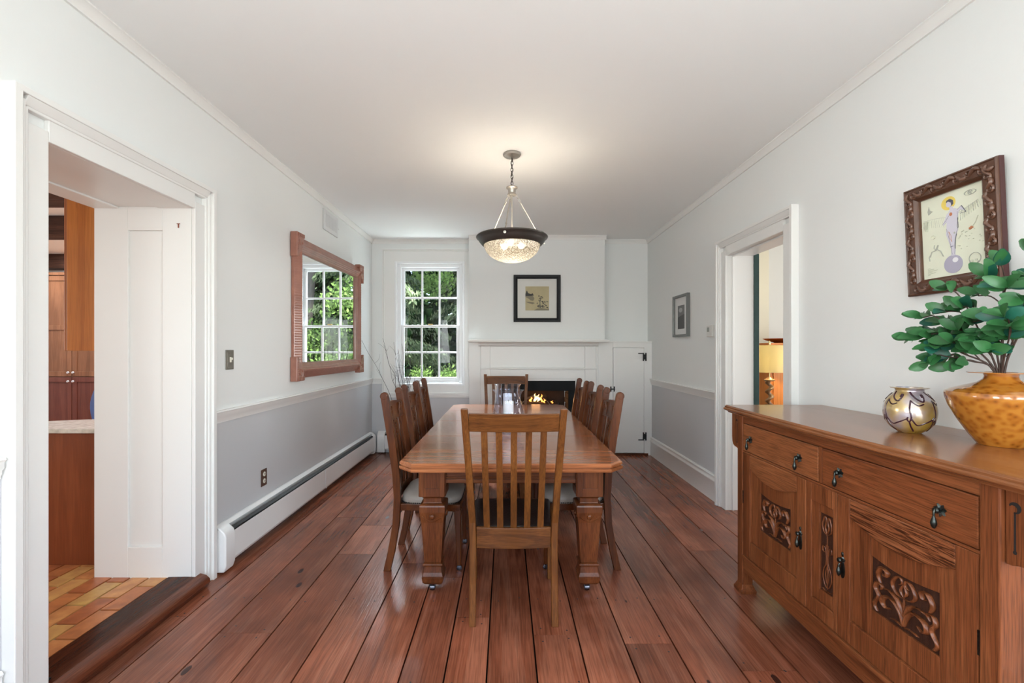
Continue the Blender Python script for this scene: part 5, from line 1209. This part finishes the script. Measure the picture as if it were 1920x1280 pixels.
# pantry wall
for k in range(3):
    x0 = -6.845+.605*k; x1 = x0+.603; pt = thing('pantry_cabinet', ('brown kitchen pantry cabinet unit hidden at the far left of the kitchen', 'brown kitchen pantry cabinet seen left of its neighbour beyond the orange cabinet', 'brown kitchen pantry cabinet behind the blue chair')[k], 'cabinet', (x0+.3, 6.9, KZ), 'pantry cabinets')
    MB().box(x0, x1, 6.62, 7.19, KZ, 2.43).box(x0-.001, x1+.001, 6.59, 7.19, 2.43, 2.47).build('cabinet_body', KB['z'], pt)
    for z0, z1, splits, mt_ in ((KZ+.1, .962, (), KD), (.974, 2.42, (1.675,), KB)):
        q = MB(); st = .07; zs_ = [z0]+list(splits)+[z1]
        q.box(x0+.004, x0+st, 6.598, 6.619, z0, z1); q.box(x1-st, x1-.004, 6.598, 6.619, z0, z1); q.box(x0+st, x1-st, 6.598, 6.619, z0, z0+st); q.box(x0+st, x1-st, 6.598, 6.619, z1-st, z1)
        for s_ in splits: q.box(x0+st, x1-st, 6.598, 6.619, s_-st/2, s_+st/2)
        q.box(x0+st, x1-st, 6.608, 6.619, z0+st, z1-st); D = q.build('door', mt_['z'], pt, bevel=.002)
        kx = x1-.035 if k % 2 == 0 else x0+.035; kz = (z0+.055) if z0 > .9 else z1-.06
        MB().lathe([(.001, -.034), (.014, -.032), (.018, -.024), (.010, -.016), (.007, 0), (.001, 0)], (kx, 6.598, kz), 14, axis='y').build('knob', pmat('satin_knob', (.55, .55, .58), .3, metal=.8), D, smooth=50)
# blue chair
bc = thing('blue_chair', 'light blue shell chair partly hidden in the kitchen doorway', 'chair', (-4.02, 4.6, KZ)); BLU = pmat('blue_plastic', (.16, .26, .55), .35)
m = MB(); rows = []
for k in range(9):
    t = k/8; z = .55+.42*t; w_ = .22*math.sin(PI*(.35+.5*(1-t)))+.02
    rows.append([(-4.02+w_*math.sin(a)*1.0, 4.6+.20+.05*t-.16*abs(math.sin(a))**2*(1-.3*t), z) for a in [(-90+15*j)*PI/180 for j in range(13)]])
rows2 = [[(x, y+.012, z) for x, y, z in r_] for r_ in rows]
for a_, b_ in ((rows, 0), (rows2, 0)):
    vs = [p for r_ in a_ for p in r_]; m.add(vs, [(k*13+j, k*13+j+1, (k+1)*13+j+1, (k+1)*13+j) for k in range(8) for j in range(12)])
for k in range(8): m.add([rows[k][0], rows[k+1][0], rows2[k+1][0], rows2[k][0]], [(0, 1, 2, 3)]); m.add([rows[k][12], rows[k+1][12], rows2[k+1][12], rows2[k][12]], [(0, 1, 2, 3)])
m.build('backrest', BLU, bc, smooth=60)
MB().lathe([(.001, .545), (.17, .548), (.225, .565), (.22, .575), (.001, .56)], (-4.02, 4.58, 0), 24).build('seat', BLU, bc, smooth=50)
for sx in (-1, 1):
    for sy in (-1, 1): MB().tube([(-4.02+sx*.12, 4.58+sy*.12, .555), (-4.02+sx*.2, 4.58+sy*.2, KZ)], .012, 8).build('leg', PEW, bc, smooth=50)

# ================================================================== BEDROOM BEYOND THE RIGHT DOORWAY
BWALL = pmat('cream_wall', (.62, .58, .46), .7); BWALL2 = pmat('pale_wall', (.66, .66, .63), .7)
struct(MB().box(2.105, 6.2, 1.6, 7.0, -.06, 0).build('floor_bedroom', wood('bedroom_floor', (.07, .02, .01), (.15, .05, .02), (.22, .08, .035), 'y', 6, .35, .3)))
struct(MB().box(3.40, 6.2, 6.3, 6.45, 0, 2.81).build('wall_bedroom_far', BWALL2)); struct(MB().box(2.105, 3.399, 5.92, 6.45, 0, 2.81).build('wall_bedroom_corner', BWALL))
struct(MB().box(6.2, 6.35, 1.45, 6.45, 0, 2.81).build('wall_bedroom_right', BWALL2)); struct(MB().box(2.105, 6.35, 1.45, 1.6, 0, 2.81).build('wall_bedroom_near', BWALL2))
struct(MB().box(2.301, 6.35, 1.45, 6.45, 2.81, 2.95).build('ceiling_bedroom', BWALL2))
ck = thing('wooden_cabinet', 'orange wooden cabinet standing behind the bedroom lamp', 'cabinet', (3.6, 5.45, 0))
m = MB(); m.box(3.03, 4.2, 5.25, 5.75, .0005, 1.41); m.build('cabinet_body', KO['z'], ck, bevel=.004)
MB().box(3.00, 4.23, 5.22, 5.78, 1.41, 1.435).build('cabinet_top', KO['x'], ck, bevel=.004)
for k in range(4): MB().box(3.06+.28*k, 3.32+.28*k, 5.238, 5.2495, .1, 1.36).build('panel_board', KO['z'], ck, bevel=.003)
COP = pmat('copper', (.75, .30, .13), .22, metal=1)
o = MB().lathe([(.001, 0), (.07, 0), (.075, .008), (.15, .03), (.19, .05), (.192, .054), (.185, .054), (.14, .036), (.06, .014), (.001, .012)], (3.27, 5.45, 1.4355), 36).build('copper_bowl', COP, smooth=50); tag(o, 'shallow copper bowl on top of the orange cabinet behind the lamp', 'bowl')
nt_ = thing('nightstand', 'small wooden nightstand under the barley twist lamp', 'nightstand', (2.80, 4.9, 0))
MB().box(2.55, 3.05, 4.68, 5.12, .62, .68).box(2.58, 3.02, 4.71, 5.09, .10, .62).build('body', KB['z'], nt_, bevel=.003)
for sx in (2.60, 3.0):
    for sy in (4.73, 5.07): MB().box(sx-.02, sx+.02, sy-.02, sy+.02, .0005, .10).build('leg', KB['z'], nt_)
MB().box(2.62, 2.98, 4.70, 4.709, .40, .58).build('drawer', KB['x'], nt_, bevel=.002)
lp = thing('table_lamp', 'bedroom table lamp with cream drum shade on wooden barley twist base', 'lamp', (2.865, 4.98, .6805))
lx_, ly_ = 2.865, 4.98
TWW = pmat('twist_wood', (.22, .12, .055), .4, coat=.3)
m = MB(); rings = []
for k in range(60):
    t = k/59; z = .76+.26*t; a = t*2*PI*2.6
    rings.append([(lx_+.018*math.cos(a)+.026*math.cos(2*PI*i/14), ly_+.018*math.sin(a)+.026*math.sin(2*PI*i/14), z) for i in range(14)])
m.loft(rings); m.lathe([(.001, .681), (.075, .681), (.078, .70), (.05, .72), (.03, .74), (.042, .75), (.042, .762), (.001, .762)], (lx_, ly_, 0), 24); m.lathe([(.001, 1.016), (.05, 1.018), (.056, 1.032), (.030, 1.045), (.022, 1.06), (.001, 1.06)], (lx_, ly_, 0), 24)
m.build('base', TWW, lp, smooth=60)
BRS = pmat('lamp_brass', (.55, .42, .22), .3, metal=1)
MB().tube([(lx_, ly_, 1.055), (lx_, ly_, 1.42)], .006, 8).lathe([(.001, 1.405), (.010, 1.41), (.006, 1.418), (.013, 1.43), (.006, 1.442), (.008, 1.45), (.001, 1.455)], (lx_, ly_, 0), 14).build('harp_rod', BRS, lp, smooth=50)
SHD = bpy.data.materials.new('lit_cream_shade'); SHD.use_nodes = True; nt = SHD.node_tree; N = nt.nodes
for n_ in list(N):
    if n_.type != 'OUTPUT_MATERIAL': N.remove(n_)
d_ = N.new('ShaderNodeBsdfDiffuse'); t_ = N.new('ShaderNodeBsdfTranslucent'); x_ = N.new('ShaderNodeMixShader'); x_.inputs[0].default_value = .55
d_.inputs['Color'].default_value = (.80, .74, .50, 1); t_.inputs['Color'].default_value = (.85, .75, .42, 1)
link(d_.outputs[0], x_.inputs[1], nt); link(t_.outputs[0], x_.inputs[2], nt); link(x_.outputs[0], N['Material Output'].inputs['Surface'], nt)
m = MB(); rr2 = .205
ringz = lambda r, z: [(lx_+r*math.cos(2*PI*i/40), ly_+r*math.sin(2*PI*i/40), z) for i in range(40)]
m.loft([ringz(rr2, 1.116), ringz(rr2, 1.405), ringz(rr2-.003, 1.405), ringz(rr2-.003, 1.116)], closed=True); m.build('lamp_shade', SHD, lp, smooth=60)
MB().ball((lx_, ly_, 1.25), .03, .03, .04, n=12).build('light_bulb', BULB, lp, smooth=80)
lamp('table_lamp_light', 'POINT', (lx_+.07, ly_-.07, 1.26), 9, (1, .80, .45), radius=.04)
bd = thing('bed', 'bed with white cover seen low in the bedroom doorway', 'bed', (3.4, 4.0, 0))
MB().box(2.75, 4.7, 3.7, 4.55, .0005, .45).build('bed_base', KB['x'], bd)
MB().box(2.72, 4.72, 3.68, 4.60, .45, .775).build('mattress', pmat('white_linen', (.80, .79, .76), .8, bump=.2, bscale=8), bd, bevel=.05, seg=4)
o = MB().ball((2.56+.0, 4.35, .80), .30, .2, .07, n=20)
o = MB().ball((2.93, 4.36, .825), .20, .16, .055, n=24).build('pillow', pmat('pale_blue_linen', (.55, .60, .70), .8), smooth=80); tag(o, 'pale blue grey pillow on the white bed', 'pillow')

# ================================================================== OUTDOORS
GRASS = pmat('lawn', (.06, .12, .03), .9, var=.5, vscale=3)
struct(MB().box(-25, 25, 6.6, 45, -.7, -.5).box(-25, 25, -25, 6.6, -.9, -.71).build('ground', GRASS))
def foliage_mat(name, c1, c2, tl=.35):
    m = bpy.data.materials.new(name); m.use_nodes = True; nt = m.node_tree; N = nt.nodes
    for n_ in list(N):
        if n_.type != 'OUTPUT_MATERIAL': N.remove(n_)
    at = N.new('ShaderNodeAttribute'); at.attribute_name = 'rnd'; mx = N.new('ShaderNodeMixRGB'); mx.inputs[1].default_value = (*c1, 1); mx.inputs[2].default_value = (*c2, 1); link(at.outputs['Fac'], mx.inputs[0], nt)
    d = N.new('ShaderNodeBsdfDiffuse'); t = N.new('ShaderNodeBsdfTranslucent'); x = N.new('ShaderNodeMixShader'); x.inputs[0].default_value = tl
    link(mx.outputs[0], d.inputs['Color'], nt); link(mx.outputs[0], t.inputs['Color'], nt); link(d.outputs[0], x.inputs[1], nt); link(t.outputs[0], x.inputs[2], nt); link(x.outputs[0], N['Material Output'].inputs['Surface'], nt)
    return m
FM1 = foliage_mat('maple_leaves', (.022, .055, .014), (.155, .225, .060)); FM2 = foliage_mat('spruce_needles', (.022, .034, .022), (.19, .225, .11), .2); FM3 = foliage_mat('dark_woods', (.008, .022, .008), (.035, .075, .022), .2)
BARK = pmat('bark', (.06, .05, .04), .9, bump=.5, bscale=12)
def quad(m, c, s, rnd, r_, elong=1.0, d=None):
    a = Vector((r_.gauss(0, 1), r_.gauss(0, 1), r_.gauss(0, 1))).normalized() if d is None else (Vector(d)+Vector((r_.gauss(0, .35), r_.gauss(0, .35), r_.gauss(0, .35)))).normalized()
    b_ = a.cross(Vector((r_.gauss(0, 1), r_.gauss(0, 1), r_.gauss(0, 1)))).normalized()
    c = Vector(c); m.rnd = max(.001, min(1, rnd)); m.add([c-a*s*elong, c-b_*s*.5, c+a*s*elong, c+b_*s*.5], [(0, 1, 2, 3)])
def broadtree(x, y, h, R, n, leafs, mat, label, seed, z0=-.5):
    r_ = random.Random(seed); t = thing('broadleaf_tree', label, 'tree', (x, y, z0), 'trees outside')
    MB().tube([(x, y, z0), (x+.1, y, z0+h*.35), (x-.1, y+.1, z0+h*.75)], [h*.03, h*.022, h*.012], 8).build('trunk', BARK, t, smooth=60)
    m = MB(); cl = [(x+r_.gauss(0, R*.5), y+r_.gauss(0, R*.4), z0+h*.04+r_.random()*h*.9, r_.uniform(.35, .8)*R*.42, r_.random()) for _ in range(int(34))]
    for k in range(n):
        cx, cy, cz, cr_, rv = r_.choice(cl); d = Vector((r_.gauss(0, 1), r_.gauss(0, 1), r_.gauss(0, .6))).normalized()*cr_*(r_.random()**.4)
        quad(m, (cx+d.x, cy+d.y, cz+d.z), leafs*r_.uniform(.6, 1.3), .15+.5*rv+.35*r_.random(), r_)
    m.build('crown', mat, t, recalc=False)
def spruce(x, y, h, R, n, label, seed, z0=-.5):
    r_ = random.Random(seed); t = thing('spruce_tree', label, 'tree', (x, y, z0), 'trees outside')
    MB().tube([(x, y, z0), (x, y, z0+h)], [.16, .03], 8).build('trunk', BARK, t, smooth=60)
    m = MB(); boughs = []
    for k in range(95):
        t_ = r_.random(); zb = z0+.2+(h-.4)*t_; L = R*(1-t_*.8)*r_.uniform(.7, 1.1); a = r_.random()*2*PI; boughs.append((zb, L, a, r_.random()))
    for k in range(n):
        zb, L, a, rv = r_.choice(boughs); u = .25+.75*r_.random(); px_, py_ = x+math.cos(a)*L*u, y+math.sin(a)*L*u; droop = -.35*L*u*u+.10*L*u
        hang = -abs(r_.gauss(0, .12)); s_ = r_.gauss(0, .10)*u
        quad(m, (px_-math.sin(a)*s_, py_+math.cos(a)*s_, zb+droop+hang), .040*r_.uniform(.6, 1.2), .1+.45*rv+.5*max(0, 1+hang*6)*r_.random(), r_, 1.6, (math.cos(a)*.4, math.sin(a)*.4, -.8))
    m.build('boughs', FM2, t, recalc=False)
spruce(-3.0, 9.5, 7.0, 2.7, 30000, 'spruce with drooping pale green boughs just outside the window', 31)
spruce(-.1, 11.2, 8, 2.8, 22000, 'second spruce standing further back outside the window', 32)
broadtree(1.35, 10.2, 6.5, 2.3, 26000, .046, FM1, 'bright green leafy tree outside, seen in the wall mirror', 33)
broadtree(-.4, 8.8, 1.7, .9, 9000, .032, FM1, 'low leafy shrub outside below the window', 34)
broadtree(3.6, 12.5, 8, 2.6, 9000, .08, FM1, 'leafy tree further right outside, behind the bright green one', 35)
for k, (x, y) in enumerate(((-8, 17), (-4.5, 16), (-1, 16.5), (2.2, 16), (5.5, 17), (9, 17.5))):
    broadtree(x, y, 9, 3.6, 9500, .30, FM3, 'dark woodland tree in the row closing the garden, number %s from the left' % ('one', 'two', 'three', 'four', 'five', 'six')[k], 40+k)
bpy.context.view_layer.update()
